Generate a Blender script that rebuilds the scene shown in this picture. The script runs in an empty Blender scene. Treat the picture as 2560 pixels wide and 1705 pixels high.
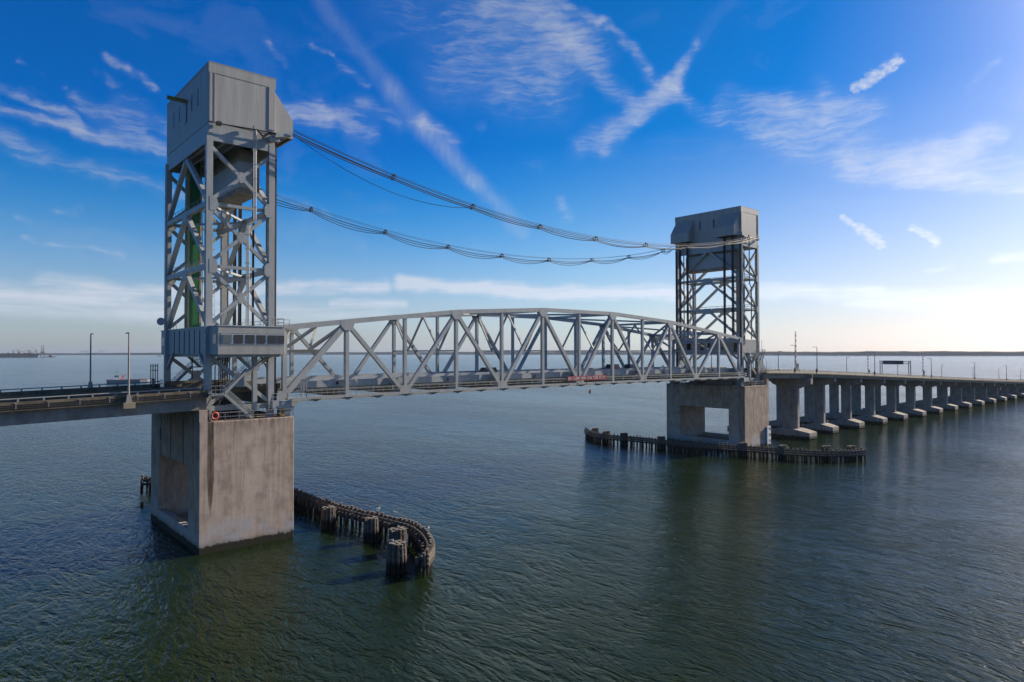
import bpy, bmesh, math, random
from mathutils import Vector, Matrix
rnd = random.Random(7)
R = math.radians
S = bpy.context.scene
COL = S.collection

# ------------------------------------------------------------------ camera
CAM = Vector((-38.375, -95.072, 26.391))
cam_d = bpy.data.cameras.new("Camera")
cam = bpy.data.objects.new("Camera", cam_d); COL.objects.link(cam)
cam_d.sensor_width = 36.0
cam_d.lens = 36.0 * 1666.1 / 2560.0
cam_d.clip_start = 0.5; cam_d.clip_end = 120000
_yaw, _pit, _rol = R(48.8355), R(1.0007), R(-0.1177)
_f = Vector((math.cos(_yaw)*math.cos(_pit), math.sin(_yaw)*math.cos(_pit), math.sin(_pit)))
_r = Vector((math.sin(_yaw), -math.cos(_yaw), 0)); _u = _r.cross(_f)
_r2 = _r*math.cos(_rol) + _u*math.sin(_rol); _u2 = -_r*math.sin(_rol) + _u*math.cos(_rol)
_m = Matrix((_r2, _u2, -_f)).transposed().to_4x4(); _m.translation = CAM
cam.matrix_world = _m
S.camera = cam

# ------------------------------------------------------------------ light
SUN_AZ, SUN_EL = -10.5, 26.0          # azimuth measured from +X towards +Y
sd = Vector((math.cos(R(SUN_AZ))*math.cos(R(SUN_EL)), math.sin(R(SUN_AZ))*math.cos(R(SUN_EL)), math.sin(R(SUN_EL))))
sun_d = bpy.data.lights.new("Sun", 'SUN'); sun_d.energy = 5.0; sun_d.angle = R(0.5); sun_d.color = (1.0, 0.88, 0.73)
sun = bpy.data.objects.new("Sun", sun_d); COL.objects.link(sun)
sun.rotation_euler = sd.to_track_quat('Z', 'Y').to_euler(); sun.location = (60, -60, 120)
S.view_settings.view_transform = 'Standard'; S.view_settings.look = 'None'
S.view_settings.exposure = 0.42; S.view_settings.gamma = 1.0
S.render.engine = 'CYCLES'
S.cycles.max_bounces = 6; S.cycles.transparent_max_bounces = 6
try: S.cycles.use_denoising = True
except Exception: pass

# ------------------------------------------------------------------ node helpers
class NT:
    def __init__(s, nt): s.nt = nt; s.n = nt.nodes; s.l = nt.links
    def new(s, t, **k):
        n = s.n.new(t)
        for a, b in k.items(): setattr(n, a, b)
        return n
    def link(s, a, b): s.l.new(a, b)
    def setin(s, sock, v):
        if hasattr(v, 'is_output'): s.l.new(v, sock)
        else: sock.default_value = v
    def math(s, op, a, b=None, c=None, clamp=False):
        n = s.new('ShaderNodeMath', operation=op, use_clamp=clamp); s.setin(n.inputs[0], a)
        if b is not None: s.setin(n.inputs[1], b)
        if c is not None: s.setin(n.inputs[2], c)
        return n.outputs[0]
    def vmath(s, op, a, b=None, out=0):
        n = s.new('ShaderNodeVectorMath', operation=op); s.setin(n.inputs[0], a)
        if b is not None: s.setin(n.inputs[3 if op == 'SCALE' else 1], b)
        return n.outputs[out]
    def noise(s, vec, scale, detail=4, rough=.5, dist=0, out='Fac'):
        n = s.new('ShaderNodeTexNoise'); n.inputs['Scale'].default_value = scale
        n.inputs['Detail'].default_value = detail; n.inputs['Roughness'].default_value = rough
        n.inputs['Distortion'].default_value = dist
        if vec is not None: s.link(vec, n.inputs['Vector'])
        return n.outputs[out]
    def ramp(s, fac, stops):
        n = s.new('ShaderNodeValToRGB'); s.setin(n.inputs[0], fac)
        e = n.color_ramp.elements
        while len(e) < len(stops): e.new(0.5)
        for i, (p, c) in enumerate(stops):
            e[i].position = p; e[i].color = (c, c, c, 1) if not isinstance(c, tuple) else (*c, 1)
        return n.outputs[0]
    def maprange(s, v, a, b, c=0, d=1, smooth=False):
        n = s.new('ShaderNodeMapRange'); n.interpolation_type = 'SMOOTHSTEP' if smooth else 'LINEAR'
        s.setin(n.inputs[0], v)
        for i, x in enumerate((a, b, c, d)): s.setin(n.inputs[i+1], x)
        return n.outputs[0]
    def mix(s, f, a, b, mode='MIX'):
        n = s.new('ShaderNodeMix', data_type='RGBA', blend_type=mode)
        s.setin(n.inputs[0], f); s.setin(n.inputs[6], a if hasattr(a, 'is_output') else (*a, 1) if len(a) == 3 else a)
        s.setin(n.inputs[7], b if hasattr(b, 'is_output') else (*b, 1) if len(b) == 3 else b)
        return n.outputs[2]
    def mapping(s, vec, scale=(1,1,1), rot=(0,0,0), loc=(0,0,0)):
        n = s.new('ShaderNodeMapping'); s.link(vec, n.inputs[0])
        n.inputs['Scale'].default_value = scale; n.inputs['Rotation'].default_value = rot; n.inputs['Location'].default_value = loc
        return n.outputs[0]

# ------------------------------------------------------------------ world: sky with cirrus and contrails
W_ = bpy.data.worlds.new("World"); S.world = W_; W_.use_nodes = True
W_.cycles.sampling_method = 'MANUAL'; W_.cycles.sample_map_resolution = 256
w = NT(W_.node_tree); w.n.clear()
SKYS = 0.066
sky = w.new('ShaderNodeTexSky', sky_type='NISHITA'); sky.sun_disc = False
sky.sun_elevation = R(SUN_EL); sky.sun_rotation = R(90 - SUN_AZ)
sky.air_density = 1.0; sky.dust_density = 0.6; sky.ozone_density = 3.0; sky.altitude = 0
hs = w.new('ShaderNodeHueSaturation'); hs.inputs['Value'].default_value = 1.0
w.link(sky.outputs[0], hs.inputs['Color'])
tc = w.new('ShaderNodeTexCoord'); D = tc.outputs['Generated']
sx = w.new('ShaderNodeSeparateXYZ'); w.link(D, sx.inputs[0])
az = w.math('MULTIPLY', w.math('ARCTAN2', sx.outputs[1], sx.outputs[0]), 57.29578)
el = w.math('MULTIPLY', w.math('ARCSINE', sx.outputs[2]), 57.29578)
cx = w.new('ShaderNodeCombineXYZ'); w.link(az, cx.inputs[0]); w.link(el, cx.inputs[1]); P = cx.outputs[0]
w.link(w.maprange(el, 0, 20, .74, 1.75), hs.inputs['Saturation'])
# deeper, more polarised blue away from the sun and above the horizon
csun = w.vmath('DOT_PRODUCT', D, tuple(sd), out=1)
wfar = w.maprange(csun, .86, .40, 0, 1, smooth=True)
fr_ = w.math('SUBTRACT', 1, w.math('MULTIPLY', w.math('MULTIPLY', wfar, w.maprange(el, 2.5, 17, 0, 1, smooth=True)), .97))
fg_ = w.math('SUBTRACT', 1, w.math('MULTIPLY', w.math('MULTIPLY', wfar, w.maprange(el, 2, 16, 0, 1, smooth=True)), .16))
tint = w.new('ShaderNodeCombineXYZ'); w.link(w.math('MULTIPLY', fr_, 1.08), tint.inputs[0]); w.link(w.maprange(wfar, 0, 1, 1.3, 1.5), tint.inputs[2]); w.link(w.math('MULTIPLY', fg_, w.maprange(wfar, 0, .6, 1.06, 1.20)), tint.inputs[1])
skyc = w.vmath('SCALE', w.vmath('MULTIPLY', hs.outputs[0], tint.outputs[0]), w.maprange(el, 26, 58, 1, .22, smooth=True))
# warp
wn = w.new('ShaderNodeTexNoise'); wn.inputs['Scale'].default_value = 0.38; wn.inputs['Detail'].default_value = 3; wn.inputs['Roughness'].default_value = .5; w.link(P, wn.inputs['Vector'])
wv = w.vmath('SCALE', w.vmath('SUBTRACT', wn.outputs['Color'], (0.5, 0.5, 0.5)), 2.2)
PW = w.vmath('ADD', P, wv)
grp = bpy.data.node_groups.new('streak', 'ShaderNodeTree')
gi = grp.interface
gi.new_socket('P', in_out='INPUT', socket_type='NodeSocketVector'); gi.new_socket('A', in_out='INPUT', socket_type='NodeSocketVector')
gi.new_socket('B', in_out='INPUT', socket_type='NodeSocketVector'); gi.new_socket('W', in_out='INPUT', socket_type='NodeSocketFloat')
gi.new_socket('S', in_out='INPUT', socket_type='NodeSocketFloat'); gi.new_socket('Prev', in_out='INPUT', socket_type='NodeSocketFloat'); gi.new_socket('O', in_out='OUTPUT', socket_type='NodeSocketFloat'); gi.new_socket('PO', in_out='OUTPUT', socket_type='NodeSocketVector')
g = NT(grp); gin = g.new('NodeGroupInput'); gout = g.new('NodeGroupOutput')
pa = g.vmath('SUBTRACT', gin.outputs[0], gin.outputs[1]); ba = g.vmath('SUBTRACT', gin.outputs[2], gin.outputs[1])
h = g.math('DIVIDE', g.vmath('DOT_PRODUCT', pa, ba, out=1), g.vmath('DOT_PRODUCT', ba, ba, out=1), clamp=True)
dd = g.vmath('LENGTH', g.vmath('SUBTRACT', pa, g.vmath('SCALE', ba, h)), out=1)
o = g.maprange(dd, 0, gin.outputs[3], 1, 0, smooth=True)
_mx = g.new('ShaderNodeMath', operation='MULTIPLY_ADD'); g.link(g.math('SUBTRACT', 1, gin.outputs[5]), _mx.inputs[0]); g.link(g.math('MULTIPLY', o, gin.outputs[4], clamp=True), _mx.inputs[1]); g.link(gin.outputs[5], _mx.inputs[2])
g.link(_mx.outputs[0], gout.inputs[0])
g.link(g.vmath('ADD', gin.outputs[0], g.vmath('SCALE', (1e-7, 1e-7, 0), _mx.outputs[0])), gout.inputs[1])   # chained so that few values are alive at once
FEAT = [  # az1, el1, az2, el2, width, strength, layer
 (66,28.5,59.1,21.2,1.1,.34,0),(59.1,21.2,56.5,18.8,1.3,.42,0),(56.5,18.8,52,14.6,1.15,.6,0),(52,14.6,48.0,10.4,1.15,.45,0),
 (44.6,28.4,41.3,26.3,.55,.5,1),(41.3,26.3,38.6,24.3,.55,.55,1),(38.6,24.3,36.6,21.8,.7,.5,1),
 (33.2,24,35.2,21.5,.75,.65,1),(35.2,21.5,38.5,19.2,1.1,.75,1),(38.5,19.2,41.0,16.9,1.3,.6,1),(39,19,43.2,17,1.3,.42,1),
 (26,32,33.2,24.2,.9,.16,0),
 (50,28.5,44,25.3,2.6,.55,1),(46.5,28,41.5,23.6,1.9,.5,1),(42.5,24,38.6,20.3,1.1,.6,1),(52,26.5,46,23,3.6,.42,1),(60,28.5,50,22.5,3.2,.22,1),(55,22.5,45,20.5,2.6,.2,1),
 (35.6,21,31.5,18.8,.9,.38,1),(31.5,18.8,27.5,16.8,1.0,.3,1),
 (30.6,19.6,26.5,18.9,1.5,.5,1),(27.5,18,22.0,16.5,2.4,.45,1),(26,16,20.5,14.6,1.9,.38,1),(24,18.8,20.5,17.9,1.4,.4,1),(22.5,16.8,24,20.5,.9,.22,1),
 (22,14.3,17.0,12.9,1.3,.75,1),(18,12.9,10.2,11.0,1.2,1.15,1),(19,14.2,13,14.7,1.1,.6,1),(16,13.8,10,12.1,1.1,.7,1),(13.5,15.3,16,13.8,.8,.4,1),
 (21.2,19.5,18.5,20.9,.62,.95,3),(20.3,19.9,18.8,20.5,.35,.6,3),(12.6,19.4,14.6,18,.5,.3,1),
 (22.4,10.1,21.2,9.2,.38,.95,3),(21.2,9.2,19.7,8.2,.62,1.0,3),(17.6,8.9,16.3,8.0,.48,1.0,3),
 (87,16.3,82.0,15.9,.6,.62,1),(82.0,15.9,76.6,15.4,.8,.7,1),(88,14.8,80,12.7,.9,.5,1),(80,12.9,74.4,12.3,.9,.42,1),
 (82.3,17.8,78.2,16.5,.8,.6,1),(79.2,17.9,76,16.7,1.0,.4,1),(80.4,20.8,77.0,19.2,.4,.6,1),(80.7,19.7,79.6,19.2,.35,.55,1),(85.3,19.4,83.0,18.6,.3,.5,1),
 (87,17.9,82.2,16.6,.4,.55,1),(88,9.6,85.0,8.9,.4,.5,1),(83.5,10.4,81.8,10.4,.35,.42,1),(85.0,7.9,78.9,7.3,.35,.35,1),
 (68,19.4,64.6,18.6,1.1,.75,1),(65.3,19.6,61.0,18.0,1.1,.65,1),(61.8,20.0,58.6,18.9,.9,.5,1),(57.2,19.6,53.8,17.7,.75,.55,1),(51.8,18.9,51.4,18.7,.4,.4,1),
 (69,23.8,67.5,22.6,.35,.4,1),(65.5,24.0,64,23.2,.35,.45,1),(63.5,22.6,61,21.4,.5,.3,1),
 (44.6,12.7,44.3,11.2,.8,.38,1),(42,15.5,41.6,15.2,.12,.6,1),(39.4,13.4,38.9,13.0,.12,.4,1),
 (68,12.3,64,11.2,.6,.35,1),
 (81.5,4.5,70,4.9,.5,.55,2),(70,5.3,59.6,5.6,.65,.8,2),(58.4,5.9,48.0,5.5,.75,1.15,2),(50,5.3,34,4.9,.75,1.0,2),(64,4.2,58,4.2,.5,.5,2),
 (28.3,4.9,20,4.4,.8,.8,2),(22,4.1,9,3.6,.9,.8,2),(88,3.9,76.3,3.4,1.4,.75,2),(84,5,72,4.2,.8,.5,2),(75,3.4,60,3.2,1.2,.4,2),(13,6.4,10,6.8,.4,.7,2),(17,6.0,15.5,6.2,.2,.4,2),
]
PL = w.vmath('ADD', P, w.vmath('SCALE', w.vmath('SUBTRACT', wn.outputs['Color'], (0.5, 0.5, 0.5)), 1.1))
tot = {}; prev = None
for ly in (0, 1, 2, 3):
    acc = None; pv_ = PW if ly == 1 else PL
    if prev is not None: pv_ = w.vmath('ADD', pv_, w.vmath('SCALE', (1e-7, 1e-7, 0), prev))
    for (a1, e1, a2, e2, wd, st, l_) in FEAT:
        if l_ != ly: continue
        n = w.new('ShaderNodeGroup'); n.node_tree = grp
        w.link(pv_, n.inputs[0]); n.inputs[1].default_value = (a1, e1, 0); n.inputs[2].default_value = (a2, e2, 0)
        n.inputs[3].default_value = wd*1.25; n.inputs[4].default_value = st
        if acc is not None: w.link(acc, n.inputs[5])
        acc = n.outputs[0]; pv_ = n.outputs[1]
    tot[ly] = acc; prev = acc
fib = w.noise(w.mapping(PL, scale=(.34, 2.4, 1), rot=(0, 0, R(-20))), 1.1, 8, .62, 0)
fibs = w.noise(w.mapping(PW, scale=(.5, 1.9, 1), rot=(0, 0, R(-38))), 1.0, 7, .6, 0)
fibf = w.noise(w.mapping(P, scale=(1.2, 2.2, 1), rot=(0, 0, R(-30))), 1.6, 6, .6, 0)
fib2 = w.noise(w.mapping(PW, scale=(2.6, .6, 1), rot=(0, 0, R(30))), .9, 6, .55, .2)
fibl = w.noise(w.mapping(P, scale=(.2, 1.6, 1)), 1.0, 6, .55, .3)
den = w.maprange(w.noise(w.mapping(PW, scale=(.7, 1, 1)), .3, 3, .5), .35, .65, .55, 1.1)
L0 = w.math('MULTIPLY', w.math('POWER', tot[0], 1.5), w.maprange(fib2, .25, .75, .45, .95))
L1 = w.maprange(w.math('MULTIPLY_ADD', w.math('SUBTRACT', fib, .5), 2.1, w.math('MULTIPLY', tot[1], w.math('MULTIPLY', den, 1.15))), .22, 1.22, 0, 1)
L1 = w.math('MULTIPLY', L1, w.maprange(tot[1], .02, .3, 0, 1))
soft = w.math('MULTIPLY', w.math('MULTIPLY', tot[1], den), w.maprange(fibs, .3, .7, .25, 1.0))
L1 = w.math('MULTIPLY_ADD', soft, .50, w.math('MULTIPLY', L1, .55))
L3 = w.math('MULTIPLY', w.maprange(w.math('MULTIPLY_ADD', w.math('SUBTRACT', fibf, .5), 2.2, tot[3]), .20, 1.15, 0, 1), w.maprange(tot[3], .02, .45, 0, 1))
L2 = w.math('MULTIPLY', tot[2], w.maprange(fibl, .28, .60, .35, 1.45))
wash = w.math('MULTIPLY', w.maprange(w.noise(w.mapping(PW, scale=(.35, .9, 1), rot=(0,0,R(-20))), .22, 6, .6, .8), .56, .85, 0, .16), w.maprange(el, 2, 9, 0, 1))
cl = w.math('MINIMUM', w.math('ADD', w.math('ADD', L0, L1), w.math('ADD', L2, w.math('ADD', L3, wash))), 1.0)
cl = w.math('MULTIPLY', cl, w.maprange(el, -.5, 1.2, 0, 1))
# cloud brightness follows the sky behind, so that clouds near the sun are brighter
lum = w.new('ShaderNodeRGBToBW'); w.link(sky.outputs[0], lum.inputs[0])
cb = w.math('ADD', w.math('MULTIPLY', lum.outputs[0], .95), 4.0)
cc = w.vmath('SCALE', (0.90, 0.97, 1.12), cb)
final = w.mix(w.math('MULTIPLY', cl, .78), skyc, cc)
aur = w.math('MULTIPLY', w.math('POWER', w.math('MAXIMUM', csun, 0), 70), 60.0)   # added glow around the unseen sun, to brighten reflections on the water
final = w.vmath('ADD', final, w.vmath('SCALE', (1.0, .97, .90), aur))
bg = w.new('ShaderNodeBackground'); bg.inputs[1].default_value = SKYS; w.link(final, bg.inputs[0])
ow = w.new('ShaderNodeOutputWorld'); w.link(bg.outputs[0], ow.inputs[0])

# ------------------------------------------------------------------ materials
def mat(name, build):
    m = bpy.data.materials.new(name); m.use_nodes = True
    t = NT(m.node_tree); b = m.node_tree.nodes['Principled BSDF']
    build(t, b); return m
def coords(t, scale=(1,1,1), rot=(0,0,0)):
    g_ = t.new('ShaderNodeNewGeometry')
    return t.mapping(g_.outputs['Position'], scale=scale, rot=rot)
def simple(name, col, rough=.6, metal=0, var=.12, sc=2.0, bump=0):
    def f(t, b):
        p = coords(t); n = t.noise(p, sc, 5, .6)
        c = t.mix(t.maprange(n, .3, .7), tuple(x*(1-var) for x in col), tuple(min(1, x*(1+var)) for x in col))
        t.link(c, b.inputs['Base Color']); b.inputs['Roughness'].default_value = rough; b.inputs['Metallic'].default_value = metal
        if bump:
            bn = t.new('ShaderNodeBump'); bn.inputs['Distance'].default_value = bump; t.link(t.noise(p, sc*6, 4), bn.inputs['Height']); t.link(bn.outputs[0], b.inputs['Normal'])
    return mat(name, f)
def steel(name, col, dirt=(.12,.10,.075), amt=.35, rough=.5):
    def f(t, b):
        p = coords(t, (1, 1, .35)); n = t.noise(p, .9, 6, .65)
        c = t.mix(t.maprange(n, .25, .75), tuple(x*.82 for x in col), tuple(x*1.14 for x in col))
        st = t.noise(coords(t, (3, 3, .22)), 1.6, 7, .7)
        c = t.mix(t.maprange(st, .56, .8, 0, amt), c, dirt)
        t.link(c, b.inputs['Base Color']); b.inputs['Roughness'].default_value = rough
        bn = t.new('ShaderNodeBump'); bn.inputs['Distance'].default_value = .01; bn.inputs['Strength'].default_value = .4
        t.link(t.noise(coords(t), 3, 3), bn.inputs['Height']); t.link(bn.outputs[0], b.inputs['Normal'])
    return mat(name, f)
M = {}
M['steel'] = steel('grey_steel', (.37, .385, .375), amt=.6)
M['steel_tan'] = steel('weathered_steel', (.25, .245, .215), amt=.5)
def f_siding(t, b):
    p = coords(t, (1, 1, .12)); n = t.noise(p, 1.1, 6, .6)
    c = t.mix(t.maprange(n, .3, .7), (.315, .31, .285), (.42, .41, .375))
    st = t.noise(coords(t, (4, 4, .1)), 1.4, 7, .7)
    c = t.mix(t.maprange(st, .52, .8, 0, .45), c, (.15, .145, .13))
    t.link(c, b.inputs['Base Color']); b.inputs['Roughness'].default_value = .55
    g_ = t.new('ShaderNodeNewGeometry'); s_ = t.new('ShaderNodeSeparateXYZ'); t.link(g_.outputs['Position'], s_.inputs[0])
    q = t.math('ADD', s_.outputs[0], s_.outputs[1]); wv_ = t.math('SINE', t.math('MULTIPLY', q, 2*math.pi/.3))
    bn = t.new('ShaderNodeBump'); bn.inputs['Distance'].default_value = .02; bn.inputs['Strength'].default_value = .35
    t.link(t.math('GREATER_THAN', wv_, .75), bn.inputs['Height']); t.link(bn.outputs[0], b.inputs['Normal'])
M['siding'] = mat('ribbed_grey_siding', f_siding)
def concrete(name, lo, hi, tide=True, stain=False, streak=.5):
    def f(t, b):
        g_ = t.new('ShaderNodeNewGeometry'); s_ = t.new('ShaderNodeSeparateXYZ'); t.link(g_.outputs['Position'], s_.inputs[0]); z = s_.outputs[2]
        c = t.mix(t.maprange(t.noise(coords(t, (1, 1, .8)), .35, 8, .62), .32, .68), lo, hi)
        c = t.mix(t.maprange(t.noise(coords(t, (3.2, 3.2, .12)), 1.1, 8, .7), .48, .78, 0, streak), c, tuple(x*.48 for x in lo))
        c = t.mix(t.maprange(t.noise(coords(t, (1, 1, .7)), .55, 8, .7), .47, .68, 0, .7), c, tuple(x*.5 for x in lo))
        c = t.mix(t.maprange(t.noise(coords(t, (2.4, 2.4, .16)), .8, 7, .7), .55, .74, 0, .55), c, (.19, .115, .065))
        # form-work lines
        fl = t.math('LESS_THAN', t.math('ABSOLUTE', t.math('SUBTRACT', t.math('FRACT', t.math('DIVIDE', z, 3.05)), .5)), .006)
        c = t.mix(t.math('MULTIPLY', fl, .35), c, tuple(x*.4 for x in lo))
        if stain:
            xx = s_.outputs[0]; yy = s_.outputs[1]
            wob = t.math('MULTIPLY', t.math('SUBTRACT', t.noise(coords(t, (.3, .3, .2)), .8, 4), .5), .25)
            dx = t.math('ABSOLUTE', t.math('ADD', t.math('SUBTRACT', xx, -10.15), wob))
            hw = t.maprange(z, 5.5, 9.5, .22, .52)
            m1 = t.maprange(dx, t.math('MULTIPLY', hw, .55), hw, 1, 0, smooth=True)
            m1 = t.math('MULTIPLY', m1, t.math('LESS_THAN', yy, 0)); m1 = t.math('MULTIPLY', m1, t.maprange(z, 4.6, 7.0, 0, 1, smooth=True))
            m1 = t.math('MULTIPLY', m1, t.maprange(t.noise(coords(t, (3, 3, .3)), 2, 4), .3, .6, .65, 1))
            c = t.mix(t.math('MULTIPLY', m1, .93), c, (.045, .024, .012))
            ed = t.math('MULTIPLY', t.maprange(xx, .35, 1.2, 0, .75), t.math('MULTIPLY', t.math('LESS_THAN', yy, 0), t.maprange(t.noise(coords(t, (3, 3, .35)), .8, 6, .7), .4, .66, 0, 1)))
            c = t.mix(ed, c, (.13, .085, .05))
            rs = t.math('MULTIPLY', t.maprange(t.noise(coords(t, (3.4, 3.4, .11)), .62, 5, .6), .53, .70, 0, .50), t.maprange(z, 4, 13, .3, 1))
            c = t.mix(rs, c, (.15, .095, .06))
            top = t.math('MULTIPLY', t.maprange(z, 15.4, 17.2, 0, 1, smooth=True), t.maprange(t.noise(coords(t, (2.5, 2.5, .3)), .9, 5), .42, .7, 0, .7))
            c = t.mix(top, c, (.09, .07, .05))
            lt = t.math('MULTIPLY', t.maprange(z, 5.0, 2.6, 0, 1, smooth=True), t.maprange(t.noise(coords(t), .3, 6), .42, .55, 0, .75))
            c = t.mix(lt, c, (.42, .41, .41))
        rough = .85
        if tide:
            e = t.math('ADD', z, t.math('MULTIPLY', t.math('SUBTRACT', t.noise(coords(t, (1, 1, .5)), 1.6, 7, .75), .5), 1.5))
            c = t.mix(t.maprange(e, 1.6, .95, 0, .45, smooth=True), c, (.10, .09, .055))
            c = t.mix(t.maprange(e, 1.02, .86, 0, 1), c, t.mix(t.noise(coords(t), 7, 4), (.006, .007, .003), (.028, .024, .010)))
        t.link(c, b.inputs['Base Color']); b.inputs['Roughness'].default_value = rough
        bn = t.new('ShaderNodeBump'); bn.inputs['Distance'].default_value = .03; bn.inputs['Strength'].default_value = .5
        t.link(t.noise(coords(t), 2.5, 6, .7), bn.inputs['Height']); t.link(bn.outputs[0], b.inputs['Normal'])
    return mat(name, f)
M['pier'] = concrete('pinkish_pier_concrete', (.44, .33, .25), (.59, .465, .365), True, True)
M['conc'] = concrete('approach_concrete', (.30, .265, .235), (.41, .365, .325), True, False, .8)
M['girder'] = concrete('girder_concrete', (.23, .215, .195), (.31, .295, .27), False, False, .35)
M['parapet_tan'] = concrete('tan_parapet_concrete', (.30, .235, .14), (.46, .37, .24), False, False, .7)
M['parapet'] = concrete('blackened_parapet_concrete', (.13, .105, .07), (.27, .215, .14), False, False, .9)
M['rope'] = simple('wire_rope', (.035, .026, .024), .6)
M['guide'] = simple('rusty_guide', (.06, .035, .025), .7)
M['cable'] = simple('black_cable', (.022, .021, .024), .5)
M['dark'] = simple('dark_opening', (.015, .016, .018), .7)
M['glass'] = simple('dark_window_glass', (.03, .032, .038), .08)
M['glass2'] = simple('pale_window_glass', (.12, .14, .15), .1)
M['trim'] = simple('pale_grey_trim', (.42, .44, .45), .5)
M['rail'] = simple('galvanised_rail', (.29, .30, .29), .75)
M['white'] = simple('white_paint', (.78, .78, .76), .5, var=.06)
M['asphalt'] = simple('worn_asphalt', (.055, .052, .048), .9, sc=.6, var=.25)
M['grating'] = simple('dark_grating', (.05, .052, .05), .8)
M['deck'] = simple('grey_grated_deck', (.17, .175, .175), .75, sc=.8, var=.2)
M['green'] = steel('green_cladding', (.014, .125, .04), (.01, .06, .025), .5)
M['tan'] = simple('tan_panel', (.33, .265, .17), .6)
M['yellow'] = simple('yellow_ochre_paint', (.36, .24, .05), .55)
M['red'] = simple('red_paint', (.42, .018, .02), .5)
M['orange'] = simple('orange_lifering', (.75, .10, .03), .5)
M['signred'] = simple('crimson_sign', (.36, .010, .022), .5, var=.04)
M['cw'] = concrete('counterweight_concrete', (.24, .205, .16), (.33, .29, .23), False)
def f_timber(t, b):
    g_ = t.new('ShaderNodeNewGeometry'); s_ = t.new('ShaderNodeSeparateXYZ'); t.link(g_.outputs['Position'], s_.inputs[0]); z = s_.outputs[2]
    n = t.noise(coords(t, (5, 5, .5)), 1.5, 6, .7)
    c = t.mix(t.maprange(n, .3, .7), (.045, .036, .028), (.20, .165, .135))
    c = t.mix(t.maprange(t.noise(coords(t), .9, 4), .58, .68, 0, .7), c, (.16, .075, .03))
    e = t.math('ADD', z, t.math('MULTIPLY', n, .8))
    c = t.mix(t.maprange(e, 2.1, 1.5, 0, 1), c, (.012, .010, .007))
    nz = t.new('ShaderNodeSeparateXYZ'); t.link(g_.outputs['Normal'], nz.inputs[0])
    gu = t.math('MULTIPLY', t.maprange(nz.outputs[2], .6, .9, 0, 1), t.maprange(t.noise(coords(t), 2.2, 5), .35, .6, .1, .8))
    gu = t.math('MULTIPLY', gu, t.math('GREATER_THAN', z, 2.7))
    c = t.mix(gu, c, (.36, .335, .295))
    t.link(c, b.inputs['Base Color']); b.inputs['Roughness'].default_value = .9
M['timber'] = mat('weathered_timber', f_timber)
def f_tree(t, b):
    n = t.noise(coords(t), .01, 8, .7)
    c = t.mix(t.maprange(n, .3, .7), (.035, .042, .035), (.075, .075, .055))
    t.link(c, b.inputs['Base Color']); b.inputs['Roughness'].default_value = 1.0
    bn = t.new('ShaderNodeBump'); bn.inputs['Distance'].default_value = 6; t.link(t.noise(coords(t), .05, 5), bn.inputs['Height']); t.link(bn.outputs[0], b.inputs['Normal'])
M['wood'] = mat('far_woodland', f_tree)
M['sand'] = simple('pale_shore', (.38, .33, .28), 1.0)
M['hull'] = simple('dark_hull', (.045, .06, .07), .6)
M['craner'] = simple('red_brown_crane', (.20, .05, .045), .6)
M['craneb'] = simple('blue_crane', (.08, .30, .40), .6)
M['tyre'] = simple('tyre_rubber', (.012, .012, .013), .8)
M['chrome'] = simple('bright_metal', (.6, .6, .6), .25, .9)
M['lamp'] = simple('pale_lamp_lens', (.6, .58, .5), .3)
for n_, c_ in (('car_green', (.012, .035, .035)), ('car_red', (.12, .012, .014)), ('car_blue', (.03, .055, .10))):
    M[n_] = simple(n_ + '_paint', c_, .22, .2, var=.03)
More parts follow.
